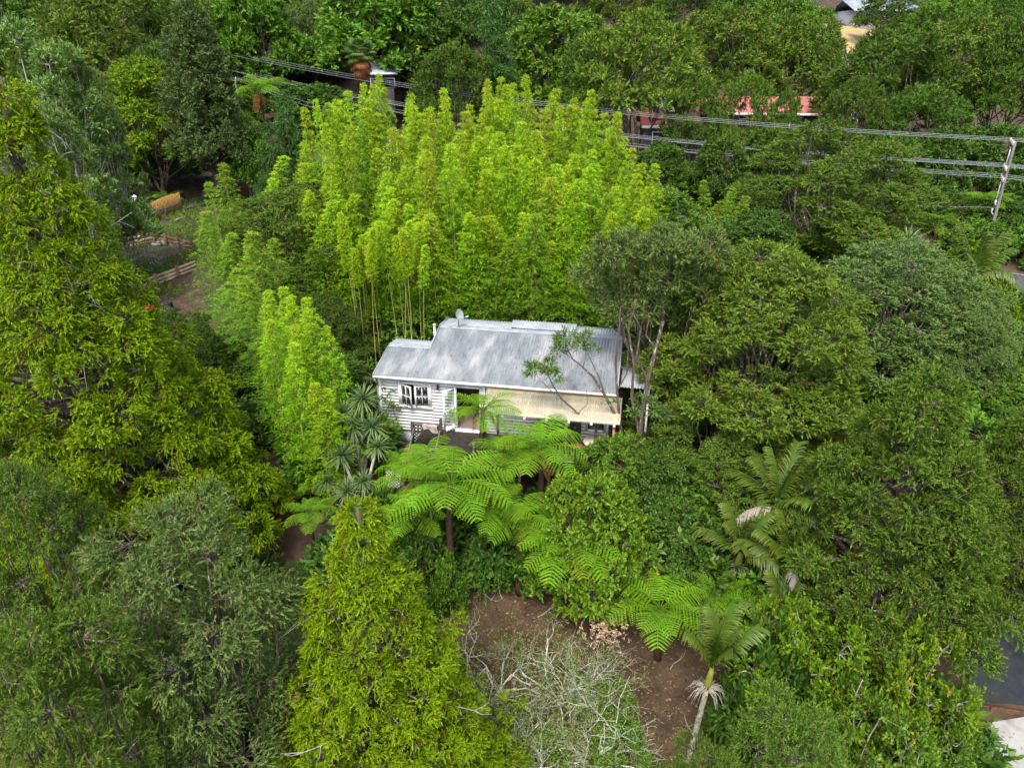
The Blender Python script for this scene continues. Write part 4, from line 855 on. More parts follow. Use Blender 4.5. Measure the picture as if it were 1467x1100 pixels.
# ------------------------------------------------ foreground kanuka
GF = None
put('KN', 245, 722, -17.6, 158, 'grey-green feathery kanuka standing in front of the huge golden conifer', rz=.4)
put('KN', 18, 655, -15.2, 95, 'feathery kanuka with upswept sprays beside the bare branches of the huge conifer', leaf='kanuka', rz=2.)
put('KN', 40, 868, -20.2, 150, 'dark bronze-green kanuka below the grey-green feathery one', leaf='kanuka', rz=3.3)
put('KN', 1150, 1010, -20.0, 125, 'rounded bronze-tipped kanuka in front of the scrambling shrubs', leaf='kanuka', rz=1.1, wide=.9)
put('KN', 1010, 1066, -20.5, 70, 'small bronze-tipped kanuka at the foot of the lichened nikau palm', leaf='kanuka', rz=5.)
put('KN', 420, 812, -13.5, 45, 'narrow blue-green young kanuka between the two golden conifers', leaf='kanuka_dark', rz=5.)
# ------------------------------------------------ kanuka mass right of the house
rng = np.random.default_rng(61); sp_ = [(848, 388, .8), (880, 362, .95), (920, 350, 1.0), (962, 350, 1.0), (1005, 360, 1.0), (865, 422, .8), (902, 402, .95), (948, 395, 1.0), (995, 402, 1.0), (1035, 408, .9), (890, 450, .7), (930, 440, .9), (975, 448, .95), (1018, 462, .9), (955, 485, .85), (998, 505, .9), (965, 535, .75), (1015, 545, .85), (1040, 500, .85), (940, 368, 1.0), (985, 380, 1.0), (1045, 450, .9), (985, 575, .7), (1030, 590, .75)]
Cl = np.array([aty(a, b, -3.2 + rng.normal() * .7) for a, b, r in sp_] + [aty(a + 20, b + 12, .4 + rng.normal() * .5) for a, b, r in sp_[:12]]); Rl = np.array([[r, r, r * .7] for a, b, r in sp_ + sp_[:12]])
bs = aty(935, 600, -3.0); bs[2] = hz(bs[0], -3.0)
hero('kanuka_tree', 'grey-green kanuka with bare lichened stems leaning over the cottage end', bs, Cl, Rl, 'kanuka_grey', 'bark', 62, .15, stems=5, twigs=500, dens=20, nsp=7, m=9, rc=.28, L=.105, W=.034)
put('K1', 1105, 352, -3.4, 150, 'broad billowing golden-green kanuka next to the cottage', leaf='kanuka_gold', rz=1.0)
put('K3', 1300, 352, 1.5, 135, 'dense grey-tipped kanuka between the golden kanuka and the road', leaf='kanuka_grey', rz=2.2)
put('K1', 1395, 430, -1.0, 70, 'low grey-green kanuka against the road verge bushes', leaf='kanuka_grey', rz=4.2)
put('K3', 1030, 580, -6.5, 105, 'low olive kanuka spreading over the dark nikau palms', leaf='kanuka', rz=.9)
put('K2', 1180, 560, -4.5, 70, 'dim green kanuka wedged between the golden kanuka and the totara', leaf='kanuka', rz=3.9)
put('TOT', 1335, 548, -12.2, 158, 'dark spreading totara with a mossy trunk above the lower drive', rz=.5)
put('TOT', 1480, 600, -11.0, 105, 'second totara with olive tips crowding the first over the lower drive', rz=2.9)
# ------------------------------------------------ bushes round the deck and yard
put('BR1', 862, 680, -10.6, 84, 'bright green glossy bush at the edge of the brown yard', leaf='broad_bright', cat='bush', rz=.3)
put('BR1', 968, 712, -9.2, 66, 'darker green leafy bush beside the bright glossy bush', leaf='broad_dark', cat='bush', rz=1.3)
put('BR1', 885, 622, -7.0, 62, 'dark green rounded bush against the deck corner', leaf='broad', cat='bush', rz=2.3)
put('BR1', 945, 640, -7.4, 60, 'deep green bush under the lichened kanuka stems', leaf='broad_dark', cat='bush', rz=3.3)
put('IVY', 1165, 862, -14.9, 98, 'sprawling shrub with mixed yellow and dark leaves right of the nikau palm', cat='shrub', rz=.2)
put('SH2', 1110, 905, -14.8, 62, 'blue-green glossy shrub at the edge of the bare soil beside the sprawling shrub', cat='shrub', rz=.2)
put('IVY', 1325, 880, -15.2, 95, 'tangled yellow-green shrub climbing round the totara trunk', cat='shrub', rz=2.2)
put('IVY', 1250, 985, -17.0, 110, 'dense twiggy shrub spilling towards the concrete pad', leaf='broad', cat='shrub', rz=4.)
put('IVY', 1370, 995, -16.2, 75, 'low dark shrub hanging over the edge of the concrete pad', leaf='broad', cat='shrub', rz=5.)
for px, py, Y, hw, kd, lab in ((600, 745, -10.2, 46, 'SH2', 'dark large-leaved shrub below the largest tree fern'), (560, 705, -9.0, 40, 'SH2', 'dark shrub beside the deck steps'), (640, 795, -10.8, 26, 'SH1', 'low green shrub at the top of the brown yard'), (700, 755, -9.6, 36, 'SH2', 'dark shrub behind the young bright cabbage tree'), (765, 735, -9.0, 48, 'SH1', 'leafy shrub between the two large tree ferns'), (590, 790, -11.2, 30, 'SH3', 'fine-leaved shrub behind the smaller golden conifer'), (530, 735, -9.4, 45, 'SH1', 'green shrub beneath the lower cabbage tree'), (1080, 620, -5.0, 70, 'SH2', 'dark shrub deep under the golden kanuka'), (1090, 840, -11.5, 60, 'SH2', 'dark shrub among the shaded nikau palms')): put(kd, px, py, Y, hw, lab, cat='shrub')
# ------------------------------------------------ leaning sparse kanuka over the roof
base = aty(900, 660, -6.1); base[2] = hz(base[0], base[1]); root = empty('sparse_kanuka', tuple(base), 0, 'sparse lichened kanuka with two small leafy tufts reaching over the zinc roof', 'tree')
m = MB(); rng = np.random.default_rng(71)
def br(pts, r, Yv=-6.0):
    p = [aty(q[0], q[1], Yv) - base for q in pts]
    m.tube(p, np.linspace(r[0], r[1], len(p)), 6, False); return p
br([(903, 700), (888, 606), (866, 565), (850, 540), (835, 526), (820, 514), (812, 498)], (.075, .016))
br([(850, 700), (854, 616), (828, 592), (805, 572), (792, 552), (783, 532)], (.06, .014))
br([(888, 606), (884, 560), (882, 520), (887, 476), (889, 440)], (.06, .03))
br([(866, 565), (858, 540), (846, 515), (836, 492)], (.03, .01)); br([(820, 514), (800, 500), (808, 485)], (.014, .006)); br([(835, 526), (840, 510), (850, 495)], (.016, .006))
br([(805, 572), (790, 560), (770, 540), (765, 525)], (.02, .006)); br([(792, 552), (805, 540), (808, 525)], (.014, .006)); br([(828, 592), (842, 578), (840, 560)], (.016, .006))
br([(912, 690), (916, 636), (920, 590), (928, 545), (940, 500), (950, 460)], (.12, .06)); br([(920, 590), (935, 585), (945, 575)], (.04, .012)); br([(916, 620), (905, 570), (908, 520), (900, 470), (912, 430)], (.07, .03)); br([(928, 545), (912, 510), (918, 470), (905, 445)], (.05, .02)); br([(884, 560), (898, 535), (900, 500), (893, 470)], (.03, .012)); br([(940, 500), (925, 480), (930, 455)], (.04, .02))
m.build('trunk', M['bark'], root, True)
spec = [(783, 527, .42), (768, 533, .34), (796, 538, .30), (760, 524, .22), (812, 487, .42), (826, 498, .32), (838, 485, .30), (802, 503, .30), (848, 500, .2), (935, 585, .42), (920, 575, .34), (948, 595, .36), (908, 592, .26), (876, 575, .2)]
C = np.array([aty(a, b, -6.0) for a, b, r in spec]) - base; R = np.array([[r, r, r * .75] for a, b, r in spec])
cm, P, ax = crown_mesh('crown', rng, C, R, M['kanuka_grey'], dens=32, nsp=6, m=9, rc=.22, L=.085, W=.024, axis=C.mean(0) - [0, 0, 1], inner=1.); ob('crown', cm, root)
m = MB()
for i in range(len(P)):
    if i % 2: continue
    c = C[np.argmin(((C - P[i]) ** 2).sum(1))] - [0, 0, .25]; m.tube([c, (c + P[i]) / 2 + rng.normal(size=3) * .04, P[i]], [.008, .006, .003], 3, False)
tag(m.build('twigs', M['bark'], root), kind='stuff')

# ================================================================== FERNS, PALMS, CABBAGE TREES
def arc(L, e0, e1, n=24):
    s = np.linspace(0, 1, n); e = np.radians(e0 + (e1 - e0) * s ** 1.15); ds = L / (n - 1)
    x = np.concatenate([[0], np.cumsum(np.cos(e[:-1]) * ds)]); z = np.concatenate([[0], np.cumsum(np.sin(e[:-1]) * ds)])
    return np.stack([x, 0 * x, z], 1), np.stack([np.cos(e), 0 * e, np.sin(e)], 1)
def frond_mesh(name, mat, seed, e0=50, e1=-45, wmax=.27, npin=15, start=.14, npl=10, sweep=.35):
    rng = np.random.default_rng(seed); P, T = arc(1., e0, e1, 40); Vs, tv = [], []; mb = MB(); mb.tube(P[::3], np.linspace(.012, .003, len(P[::3])), 5, False)
    for k in range(npin):
        t = start + (1 - start) * (k + .5) / npin; i = t * 39; a = int(i); p = P[a] + (P[min(39, a + 1)] - P[a]) * (i % 1); tg = T[a]; nr = np.cross(tg, [0, -1., 0])
        ln = wmax * min(1, (1.12 - t) * 1.9) ** .8 * min(1, .35 + (t - start) * 2.6)
        for s in (-1, 1):
            d = unit(np.array([0, s, 0]) + tg * sweep + nr * .12 + rng.normal(size=3) * .05); q = (np.arange(npl) + .5) / npl
            B = p + d * (ln * q)[:, None] - UP * (.30 * ln * q ** 2)[:, None]
            pw = (1 - start) / npin * .38 * (1 - q ** 3 * .7)
            f = tg
            for sg in (-1, 1):
                D = unit(f * sg + d * .45 + rng.normal(size=(npl, 3)) * .08 - UP * .1); Vs.append(leaf_quads(B - D * .002, D, np.broadcast_to(nr, D.shape) + rng.normal(size=D.shape) * .12, pw * (.9 + .25 * rng.random(npl)), ln / npl * 1.35))
                tv.append(np.repeat(np.stack([np.clip(.25 + .5 * q + rng.normal(size=npl) * .12, 0, 1), np.full(npl, rng.random()), np.ones(npl)], 1), 4, 0))
    V = np.concatenate(Vs); mb.add(V, np.arange(len(V)).reshape(-1, 4), np.concatenate(tv)); return mb.mesh(name, mat)
FR = [frond_mesh('frond', M['fern'], 100 + k, e0, e1, w_) for k, (e0, e1, w_) in enumerate(((50, -28, .30), (34, -38, .31), (20, -44, .31), (62, -8, .27), (6, -52, .29)))]
FRY = [frond_mesh('frond', M['fern_yellow'], 120 + k, 26 - 12 * k, -45, .31) for k in range(2)]
FRB = [frond_mesh('frond', M['fern_brown'], 130 + k, -30, -88, .12, 18) for k in range(2)]
def tree_fern(px, py, Y, L, label, n=17, group=None, dead=4, yellow=0, seed=0, flat=0., trunk=.10, azr=None):
    rng = np.random.default_rng(seed + int(px)); P = aty(px, py, Y); g = float(hz(P[0], Y)); hgt = max(.25, P[2] - g)
    o = empty('tree_fern', (P[0], Y, g), rng.random() * 6.28 if azr is None else 0, label, 'tree fern', group)
    m = MB(); z = np.linspace(-.1, hgt, 7); m.tube(np.stack([.12 * np.sin(z * .6) - .12 * math.sin(hgt * .6), .05 * np.cos(z), z], 1), np.linspace(trunk * 1.3, trunk, 7), 8); m.build('trunk', M['fern_trunk'], o, True)
    for k in range(n):
        th = k * 2.39996 + rng.normal() * .12; f = k / n
        if azr is not None: th = math.radians(azr[0] + (azr[1] - azr[0]) * ((k * .618) % 1))
        v = 3 if f < .14 else 0 if f < .42 else 1 if f < .72 else 2 if f < .9 else 4
        me = FR[v]
        if k >= n - yellow: me = FRY[k % 2]
        ob('frond', me, o, (.06 * math.cos(th), .05 + .06 * math.sin(th) * .5, hgt - .02), (rng.normal() * .12, math.radians(-flat) + rng.normal() * .06, th), tuple([L * (.86 + .22 * rng.random()) * (.7 if v == 3 else 1)] * 3))
    for k in range(dead): th = rng.random() * 6.28; tag(ob('dead_frond', FRB[k % 2], o, (.08 * math.cos(th), .05 + .08 * math.sin(th), hgt - .06), (0, 0, th), tuple([L * (.55 + .25 * rng.random())] * 3)), 'brown hanging dead frond')
    return o
tree_fern(645, 690, -10.2, 2.2, 'largest tree fern with broad flat fronds in front of the deck steps', 14, dead=3, yellow=0)
tree_fern(775, 640, -7.9, 1.9, 'tree fern with a skirt of rusty dead fronds beside the veranda', 16, dead=8, seed=3)
tree_fern(692, 585, -6.8, 1.45, 'tall-trunked tree fern growing in front of the veranda roof', 15, dead=5, seed=2, trunk=.09)
tree_fern(810, 778, -10.8, 2.0, 'tree fern with yellowing lower fronds reaching over the brown yard', 17, dead=2, yellow=3, seed=5)
tree_fern(580, 668, -7.8, 1.2, 'small tree fern with brown hanging fronds beside the cabbage trees', 11, dead=6, seed=6)
tree_fern(615, 655, -8.2, 1.4, 'slimmer tree fern between the deck steps and the largest fern', 11, dead=4, seed=8)
tree_fern(705, 722, -9.7, 1.7, 'dark-shaded tree fern stepping down below the skirted fern', 13, dead=3, seed=31)
tree_fern(592, 735, -10.2, 1.5, 'low tree fern left of the largest fern near the golden conifer', 12, dead=3, seed=33)
tree_fern(722, 652, -8.2, 1.55, 'tree fern tucked against the deck between the two large ferns', 13, dead=3, seed=41)
tree_fern(742, 742, -9.9, 1.6, 'lower tree fern beside the one with yellowing fronds', 13, dead=3, yellow=1, seed=42)
tree_fern(590, 690, -9.2, 1.45, 'short tree fern left of the largest one below the steps', 12, dead=4, seed=43)
tree_fern(945, 868, -12.2, 1.9, 'tree fern with drooping fronds behind the lichened nikau palm', 16, dead=1, seed=9)
tree_fern(442, 735, -8.6, 1.1, 'tree fern among creepers between the golden conifers', 12, dead=3, seed=10)
tree_fern(455, 690, -6.5, 1.2, 'small light green fern under the bright bamboo', 10, dead=1, seed=11)
tree_fern(400, 960, -15.5, 1.6, 'fern frond cluster hidden behind the feathery kanuka', 10, dead=1, seed=12)
tree_fern(905, 760, -8.8, 1.7, 'tree fern pushed in between the two leafy bushes', 11, dead=1, seed=13)
tree_fern(1030, 850, -11.4, 1.5, 'dark low fern below the shaded nikau palms', 11, dead=3, seed=14)
tree_fern(372, 128, 46, 3.4, 'pale olive tree fern beside the short power pole', 15, dead=4, seed=20)
tree_fern(1420, 290, 25.5, 2.6, 'light green tree fern behind the leaning power pole', 14, dead=2, seed=21)
tree_fern(1345, 318, 24, 1.8, 'small shaded tree fern near the slim bare pole', 10, dead=3, seed=22)
tree_fern(237, 283, 33, 1.6, 'dark rusty tree fern behind the paling fence', 10, dead=5, seed=23)

def nikau_leaf(name, mat, seed, e0, e1, n=44, ll=.34, droop=.35, tipdead=0.):
    rng = np.random.default_rng(seed); P, T = arc(1., e0, e1, 40); mb = MB(); mb.tube(P[::3], np.linspace(.02, .004, len(P[::3])), 5, False); Vs, tvs, Fs = [], [], []
    for k in range(n):
        t = .16 + .84 * (k + .5) / n; a = min(38, int(t * 39)); p = P[a]; tg = T[a]; nr = np.cross(tg, [0, -1., 0]); ln = ll * (1 - .45 * t) * (.6 + min(.4, t * 1.2))
        for s in (-1, 1):
            d = unit(np.array([0, s * .75, 0]) + tg * .95 + nr * .35 + rng.normal(size=3) * .09); q = np.linspace(0, 1, 4)[:, None]
            c = p + d * ln * q - UP * droop * ln * q ** 2 * (.6 + .8 * rng.random()); wd = .011 * np.array([[.7], [1.], [.8], [.12]]); sd = unit(np.cross(d, nr))
            V = np.concatenate([c + sd * wd, c - sd * wd]); mb.add(V, [[i, i + 1, i + 5, i + 4] for i in range(3)], np.tile(np.stack([.3 + .5 * q[:, 0], np.full(4, rng.random()), np.ones(4)], 1), (2, 1)))
    return mb.mesh(name, mat)
NK = [nikau_leaf('frond', M['palm'], 200 + k, e0, e1) for k, (e0, e1) in enumerate(((84, 62), (74, 40), (64, 20), (50, -10)))]
NKD = [nikau_leaf('frond', M['palm_dead'], 210 + k, 50 - k * 25, -30 - k * 20, 34, .28, .7) for k in range(2)]
def nikau(base, hgt, L, lean, label, n=13, dead=3, spread=1., group=None, seed=0, shaft=.8, r=.115):
    rng = np.random.default_rng(seed); o = empty('nikau_palm', tuple(base), rng.random() * 0, label, 'palm', group); t = np.linspace(0, 1, 10)
    pth = np.stack([lean[0] * t ** 1.3, lean[1] * t, t * hgt - .1 * (1 - t)], 1); m = MB(); m.tube(pth, np.linspace(r * 1.15, r * .9, 10), 10); m.build('trunk', M['palm_trunk'], o, True)
    tp = pth[-1]; m = MB(); m.tube([tp - [0, 0, .02], tp + [.01, 0, .25 * shaft], tp + [.03, 0, .6 * shaft], tp + [.05, 0, shaft]], [r * .95, r * 1.3, r * 1.05, r * .7], 12); m.build('crownshaft', M['crownshaft'], o, True)
    m = MB()
    for k in range(46):
        th = rng.random() * 6.28; d = np.array([math.cos(th), math.sin(th), 0]); p0 = tp + [0, 0, rng.random() * .12 - .02]; l = .45 + .3 * rng.random(); m.tube([p0 + d * r, p0 + d * l * .55 + UP * (.05 - .15 * rng.random()), p0 + d * l * .8 - UP * (.15 + .4 * rng.random())], [.016, .011, .004], 3, False)
    m.build('flower_stalks', M['dead_twig'], o)
    top = tp + [.05, 0, shaft]
    for k in range(n):
        th = k * 2.39996 + rng.normal() * .2; f = (k / n) * spread; v = min(3, int(f * 4)); ob('frond', NK[v], o, tuple(top - [0, 0, .1 * f]), (rng.normal() * .1, rng.normal() * .08, th), tuple([L * (.85 + .25 * rng.random())] * 3))
    for k in range(dead): th = rng.random() * 6.28; tag(ob('dead_frond', NKD[k % 2], o, tuple(top - [0, 0, .15]), (0, 0, th), tuple([L * .75] * 3)), 'bleached dead frond')
    return o
b0 = atg(985, 1098); tpp = aty(1013, 985, b0[1] + .1)
nikau(b0, tpp[2] - b0[2], 1.95, (tpp[0] - b0[0], .1), 'nikau palm with a lichened trunk and upright shuttlecock crown on the bare soil', 14, 0, .36, seed=1, r=.085)
for k, (px, py, Y, L, lab, dd) in enumerate(((1112, 722, -9.8, 2.2, 'tall dark nikau palm with bleached frond tips under the kanuka', 3), (1060, 790, -10.6, 1.9, 'shaded nikau palm with a bleached drooping frond near the leafy bush', 2), (1128, 808, -11.4, 1.9, 'low nikau palm with a wide bleached frond beside the totara', 3), (1115, 885, -12.6, 1.7, 'small brown-fronded nikau palm at the back of the bare soil', 3), (1392, 398, 7.0, 2.7, 'bronze-green nikau palm rising from the road verge bushes', 2))):
    P = aty(px, py, Y); g_ = float(hz(P[0], Y)); nikau((P[0], Y, g_), max(.3, P[2] - g_ - .6), L, (0, 0), lab, 12, dd, 1., seed=30 + k, shaft=.6)
def head_mesh(seed, n=95, ln=.75, w_=.028, lowest=-.5):
    rng = np.random.default_rng(seed); mb = MB()
    for k in range(n):
        z = 1 - (1 - lowest) * (k + .5) / n; th = k * 2.39996; r = math.sqrt(max(0, 1 - z * z)); d = unit(np.array([r * math.cos(th), r * math.sin(th), z]) + rng.normal(size=3) * .1); l = ln * (.8 + .35 * rng.random()); q = np.linspace(0, 1, 4)[:, None]
        c = d * l * q - UP * .22 * l * q ** 2.2 * (1.2 if z < .5 else .4); sd = unit(np.cross(d, UP + rng.normal(size=3) * .2)); wd = w_ * np.array([[.6], [1.], [.75], [.05]])
        mb.add(np.concatenate([c + sd * wd, c - sd * wd]), [[i, i + 1, i + 5, i + 4] for i in range(3)], np.tile(np.stack([.2 + .7 * q[:, 0], np.full(4, rng.random()), np.full(4, rng.random() if z < .1 else 1)], 1), (2, 1)))
    return mb.mesh('leaf_head', M['cordy'])
HD = [head_mesh(300 + k) for k in range(3)]
def cabbage(heads, base, label, r=.09, L=1., group=None, name='cabbage_tree'):
    base = np.asarray(base, float); o = empty(name, tuple(base), 0, label, 'cabbage tree', group); m = MB(); rng = np.random.default_rng(int(abs(base[0] * 100)))
    for k, hpt in enumerate(heads):
        h_ = np.asarray(hpt) - base; t = np.linspace(0, 1, 6)[:, None]; m.tube(np.concatenate([h_[:2] * t ** 1.6, h_[2] * t - .1 * (1 - t)], 1), np.linspace(r, r * .55, 6), 7)
    m.build('trunk', M['pale_bark'], o, True)
    for k, hpt in enumerate(heads): ob('leaf_head', HD[k % 3], o, tuple(np.asarray(hpt) - base), (rng.normal() * .15, rng.normal() * .15, rng.random() * 6), tuple([L * (.85 + .25 * rng.random())] * 3))
    return o
def gb(px, Y): x = aty(px, 600, Y)[0]; return (x, Y, float(hz(x, Y)))
cabbage([aty(519, 572, -5.6), aty(491, 592, -5.8), aty(533, 612, -5.9), aty(506, 612, -6.0)], gb(512, -5.6), 'many-headed cabbage tree with tall heads against the cottage wall', L=.95)
cabbage([aty(489, 652, -7.2), aty(520, 690, -7.5), aty(497, 704, -7.8), aty(541, 640, -6.8), aty(468, 690, -7.3)], gb(505, -7.2), 'lower cabbage tree with spiky heads below the taller one', L=.9)
cabbage([aty(317, 552, -1.0), aty(324, 572, -1.4)], gb(322, -1.1), 'cabbage tree with two spiky heads beside the huge golden conifer', L=1.0)
cabbage([aty(304, 612, -2.6)], gb(305, -2.6), 'single-headed cabbage tree behind the edge of the huge golden conifer', L=1.2)
cabbage([aty(1300, 345, 9.5), aty(1318, 358, 9.0), aty(1290, 356, 9.2)], gb(1305, 9.2), 'pale spiky cabbage tree above the kanuka near the road', L=1.25)
_p = atg(722, 826); cabbage([_p + [0, 0, .55]], _p, 'young bright cabbage tree in front of the ferns at the yard edge', r=.04, L=.85)
cabbage([aty(612, 692, -9.0)], gb(612, -9.0), 'young cabbage tree tucked behind the largest tree fern', r=.04, L=.75)
cabbage([aty(600, 750, -9.7), aty(618, 770, -10.)], gb(605, -9.8), 'thin-stemmed young cabbage tree below the largest tree fern', r=.03, L=.65)
# fan palm on the hillside
P = aty(516, 76, 58); g_ = float(hz(P[0], 58)); fp = empty('fan_palm', (P[0], 58, g_), 0, 'fan palm with a thick brown skirt rising above the bamboo', 'palm'); hgt = P[2] - g_
m = MB(); m.tube([(0, 0, -.2), (0, 0, hgt * .5), (0, 0, hgt)], [.22, .2, .2], 9); m.build('trunk', M['fern_trunk'], fp, True)
mb = MB(); rng = np.random.default_rng(9)
for k in range(18):
    a = (k / 17 - .5) * 3.6; d = np.array([math.cos(a), math.sin(a), 0]); p0 = np.array([.8, 0, 0]); l = .85
    mb.add([p0, p0 + d * l * .6 + [-d[1] * .07, d[0] * .07, 0.02], p0 + d * l - UP * .22, p0 + d * l * .6 - [-d[1] * .07, d[0] * .07, 0]], [[0, 1, 2, 3]], [[.5, rng.random(), 1]] * 4)
mb.tube([(0, 0, 0), (.8, 0, 0)], .02, 4, False); fan = mb.mesh('fan_leaf', M['palm']); fan2 = fan.copy(); fan2.materials[0] = M['fern_brown']; fan3 = fan.copy(); fan3.materials[0] = M['cordy']
for k in range(36):
    f = k / 36; ob('fan_leaf', fan2 if f > .58 else (fan3 if k % 2 else fan), fp, (0, 0, hgt - max(0, f - .5) * 2.6), (0, math.radians(-60 + 150 * min(f, .95)), k * 2.39996), tuple([1.25] * 3))

# ================================================================== BAMBOO
def bamboo(key, seed, H=12., leaf='bamboo', rmax=1.38, bare=.2, leafy=1., dens=1.):
    rng = np.random.default_rng(seed); root = plant('bamboo_culm', None, 'bamboo'); t = np.linspace(0, 1, 26); bend = .9 * rng.random() + .3; az = rng.random() * 6.28
    P = np.stack([math.cos(az) * bend * t ** 3, math.sin(az) * bend * t ** 3, H * t], 1); m = MB(); m.tube(P, .036 * (1 - .88 * t), 6, False); m.build('culm', M['culm'], root, True)
    nn = int(46 * dens); h = bare + (1 - bare) * (np.arange(nn) + rng.random(nn)) / nn; B, D, Ln = [], [], []
    for k, f in enumerate(h):
        i = f * 25; a = int(min(24, i)); p = P[a] + (P[a + 1] - P[a]) * (i - a); prof = min(1., .04 + (1.0 - f) * 2.0) * min(1, .5 + (f - bare) * 2.2)
        for j in range(4):
            th = k * 2.4 + j * 1.57 + rng.normal() * .4; d = unit(np.array([math.cos(th), math.sin(th), .45 + .55 * f + rng.normal() * .2])); l = rmax * prof * (.6 + .6 * rng.random())
            B.append(p); D.append(d); Ln.append(l)
    B, D, Ln = np.array(B), np.array(D), np.array(Ln); m = MB()
    # secondary twigs carrying the leaves
    k2 = 6; f2 = rng.random((len(B), k2)) * .75 + .3; PB = B[:, None] + D[:, None] * (Ln[:, None] * f2)[..., None] - UP * (.28 * Ln[:, None] * f2 ** 2)[..., None]
    D2 = unit(D[:, None] + rng.normal(size=(len(B), k2, 3)) * .55 - UP * .12)
    V, tint, n, mm = sprigs(rng, PB.reshape(-1, 3), D2.reshape(-1, 3), np.repeat(.15 + .24 * np.clip(Ln / rmax, 0, 1), k2), 8, .14, .027, .7, .25, .8)
    z = np.repeat(PB.reshape(-1, 3)[:, 2] / H, mm); young = np.clip((z - .55) * 1.4, 0, .6)
    tv = np.stack([np.clip(.15 + tint * .35 + young + .25 * np.repeat(rng.random(n) - .5, mm), 0, 1), np.repeat(rng.random(n), mm), np.repeat(rng.random(n), mm)], 1)
    ob('foliage', mk('foliage', V, [np.arange(len(V)).reshape(-1, 4)], M[leaf], np.repeat(tv, 4, 0)), root)
    for q in range(0, len(B), 2): m.tube([B[q], B[q] + D[q] * Ln[q] * .55 - UP * .08 * Ln[q], B[q] + D[q] * Ln[q] - UP * .28 * Ln[q]], [.009, .006, .003], 3, False)
    tag(m.build('branches', M['culm'], root), kind='stuff'); PROTO[key] = dict(root=root, H=H, R=rmax, used=False)
for k in range(5): bamboo('B%d' % k, 400 + k)
bamboo('BT', 410, 12, 'bamboo', .55, .3, 1, .7); bamboo('BS', 411, 12, 'bamboo', .6, .72, 1, .5)
for k in range(2): bamboo('BF%d' % k, 415 + k, 12., 'bamboo', 1.38, .22)
def put_b(key, px, ytop, Y, label, group, leaf=None, w_=1.):
    p = PROTO[key]; tp = aty(px, ytop, Y); rng = np.random.default_rng(int(abs(px * 31 + ytop))); lean = rng.normal(size=2) * .025
    x, y = tp[0] - lean[0] * 12, Y; g = float(hz(x, y)); H = tp[2] - g
    r = dup(p['root'], (x, y, g - .05), rng.random() * 6.28, (w_, w_, H / p['H']), label, group, {'foliage': M[leaf]} if leaf else None); r.rotation_euler[0] = lean[1]; r.rotation_euler[1] = lean[0]; return r
rng = np.random.default_rng(77)
GB = 'bamboo culms in the grove behind the cottage'; LB = 'tall yellow-green bamboo culm in the grove behind the cottage'
ox = [410, 440, 480, 540, 600, 640, 690, 720, 760, 800, 850, 885, 910, 945]; oy = [215, 165, 140, 110, 150, 128, 150, 112, 112, 150, 128, 165, 215, 232]
def oyt(px): return float(np.interp(px, ox, oy))
for row, (Y0, Y1, n_, drop, x0, x1) in enumerate(((10.5, 13.0, 32, 8, 418, 900), (8.0, 10.0, 32, 48, 415, 920), (6.2, 7.6, 30, 95, 425, 928), (4.8, 6.0, 24, 160, 470, 880))):
    for k in range(n_):
        px = x0 + (x1 - x0) * (k + rng.random()) / n_; yt = oyt(px) + drop * (.75 + .5 * rng.random()) + abs(rng.normal()) * 22
        put_b('BF%d' % rng.integers(2) if row > 1 else 'B%d' % rng.integers(5), px, yt, Y0 + (Y1 - Y0) * rng.random(), LB, GB, w_=.9 + .35 * rng.random(), leaf=['bamboo', 'bamboo', 'bamboo', 'bamboo_dark', 'bamboo_gold'][rng.choice(5, p=[.28, .28, .24, .12, .08])])
for k in range(16): px = 430 + 460 * (k + rng.random()) / 16; put_b('B%d' % rng.integers(5), px, oyt(px) - 6 + 25 * rng.random(), 11 + 2 * rng.random(), LB, GB, w_=.85)
for px, yt, Y in ((541, 108, 12), (726, 110, 12.5), (757, 110, 12), (640, 126, 12), (848, 128, 11.5), (875, 160, 11), (600, 150, 11.5), (690, 150, 12), (470, 142, 12), (505, 122, 12)): put_b('B%d' % rng.integers(5), px, yt, Y, LB, GB, w_=.95)
for px, yt, Y in ((915, 232, 8.5), (938, 232, 9), (905, 250, 7.5), (925, 262, 7.5), (890, 290, 6.5)): put_b('B%d' % rng.integers(5), px, yt, Y, LB, GB)
# bare lower culms at the left end of the grove
for k in range(22):
    px = 492 + 135 * rng.random(); Y = 1.2 + 4.5 * rng.random(); put_b('BS', px, 300 + 60 * rng.random(), Y, 'slender bare-stemmed bamboo culm at the left end of the cottage', 'slender bamboo culms beside the cottage', w_=.8)
GL = 'bright bamboo culms in front of the garden left of the cottage'; LL = 'bright yellow-green bamboo culm in the clump left of the cottage wall'
for px, yt, Y in ((436, 440, -5.2), (452, 425, -4.8), (418, 430, -4.6), (404, 455, -5.0), (442, 470, -6.0), (425, 490, -6.2), (460, 478, -5.6), (392, 420, -3.8), (408, 412, -4.0), (435, 560, -6.8), (455, 540, -6.6)): put_b('B%d' % rng.integers(5), px, yt, Y, LL, GL, w_=.8)
GM = 'green bamboo culms between the garden bed and the bright clump'; LM = 'mid-green bamboo culm between the garden bed and the bright bamboo clump'
for px, yt, Y in ((302, 236, 6.5), (318, 262, 7.4), (292, 300, 5.0), (335, 330, 4.5), (358, 322, 2.6), (318, 385, 1.2), (372, 352, 3.4), (345, 405, .2), (385, 395, -.8), (392, 345, 4.0), (372, 440, -2.0)): put_b('B%d' % rng.integers(5), px, yt, Y, LM, GM, 'bamboo_dark', 1.0 + .3 * rng.random())
put_b('BT', 370, 222, 14, 'thin yellowing bamboo tip rising alone behind the kanuka', None, w_=1.6)
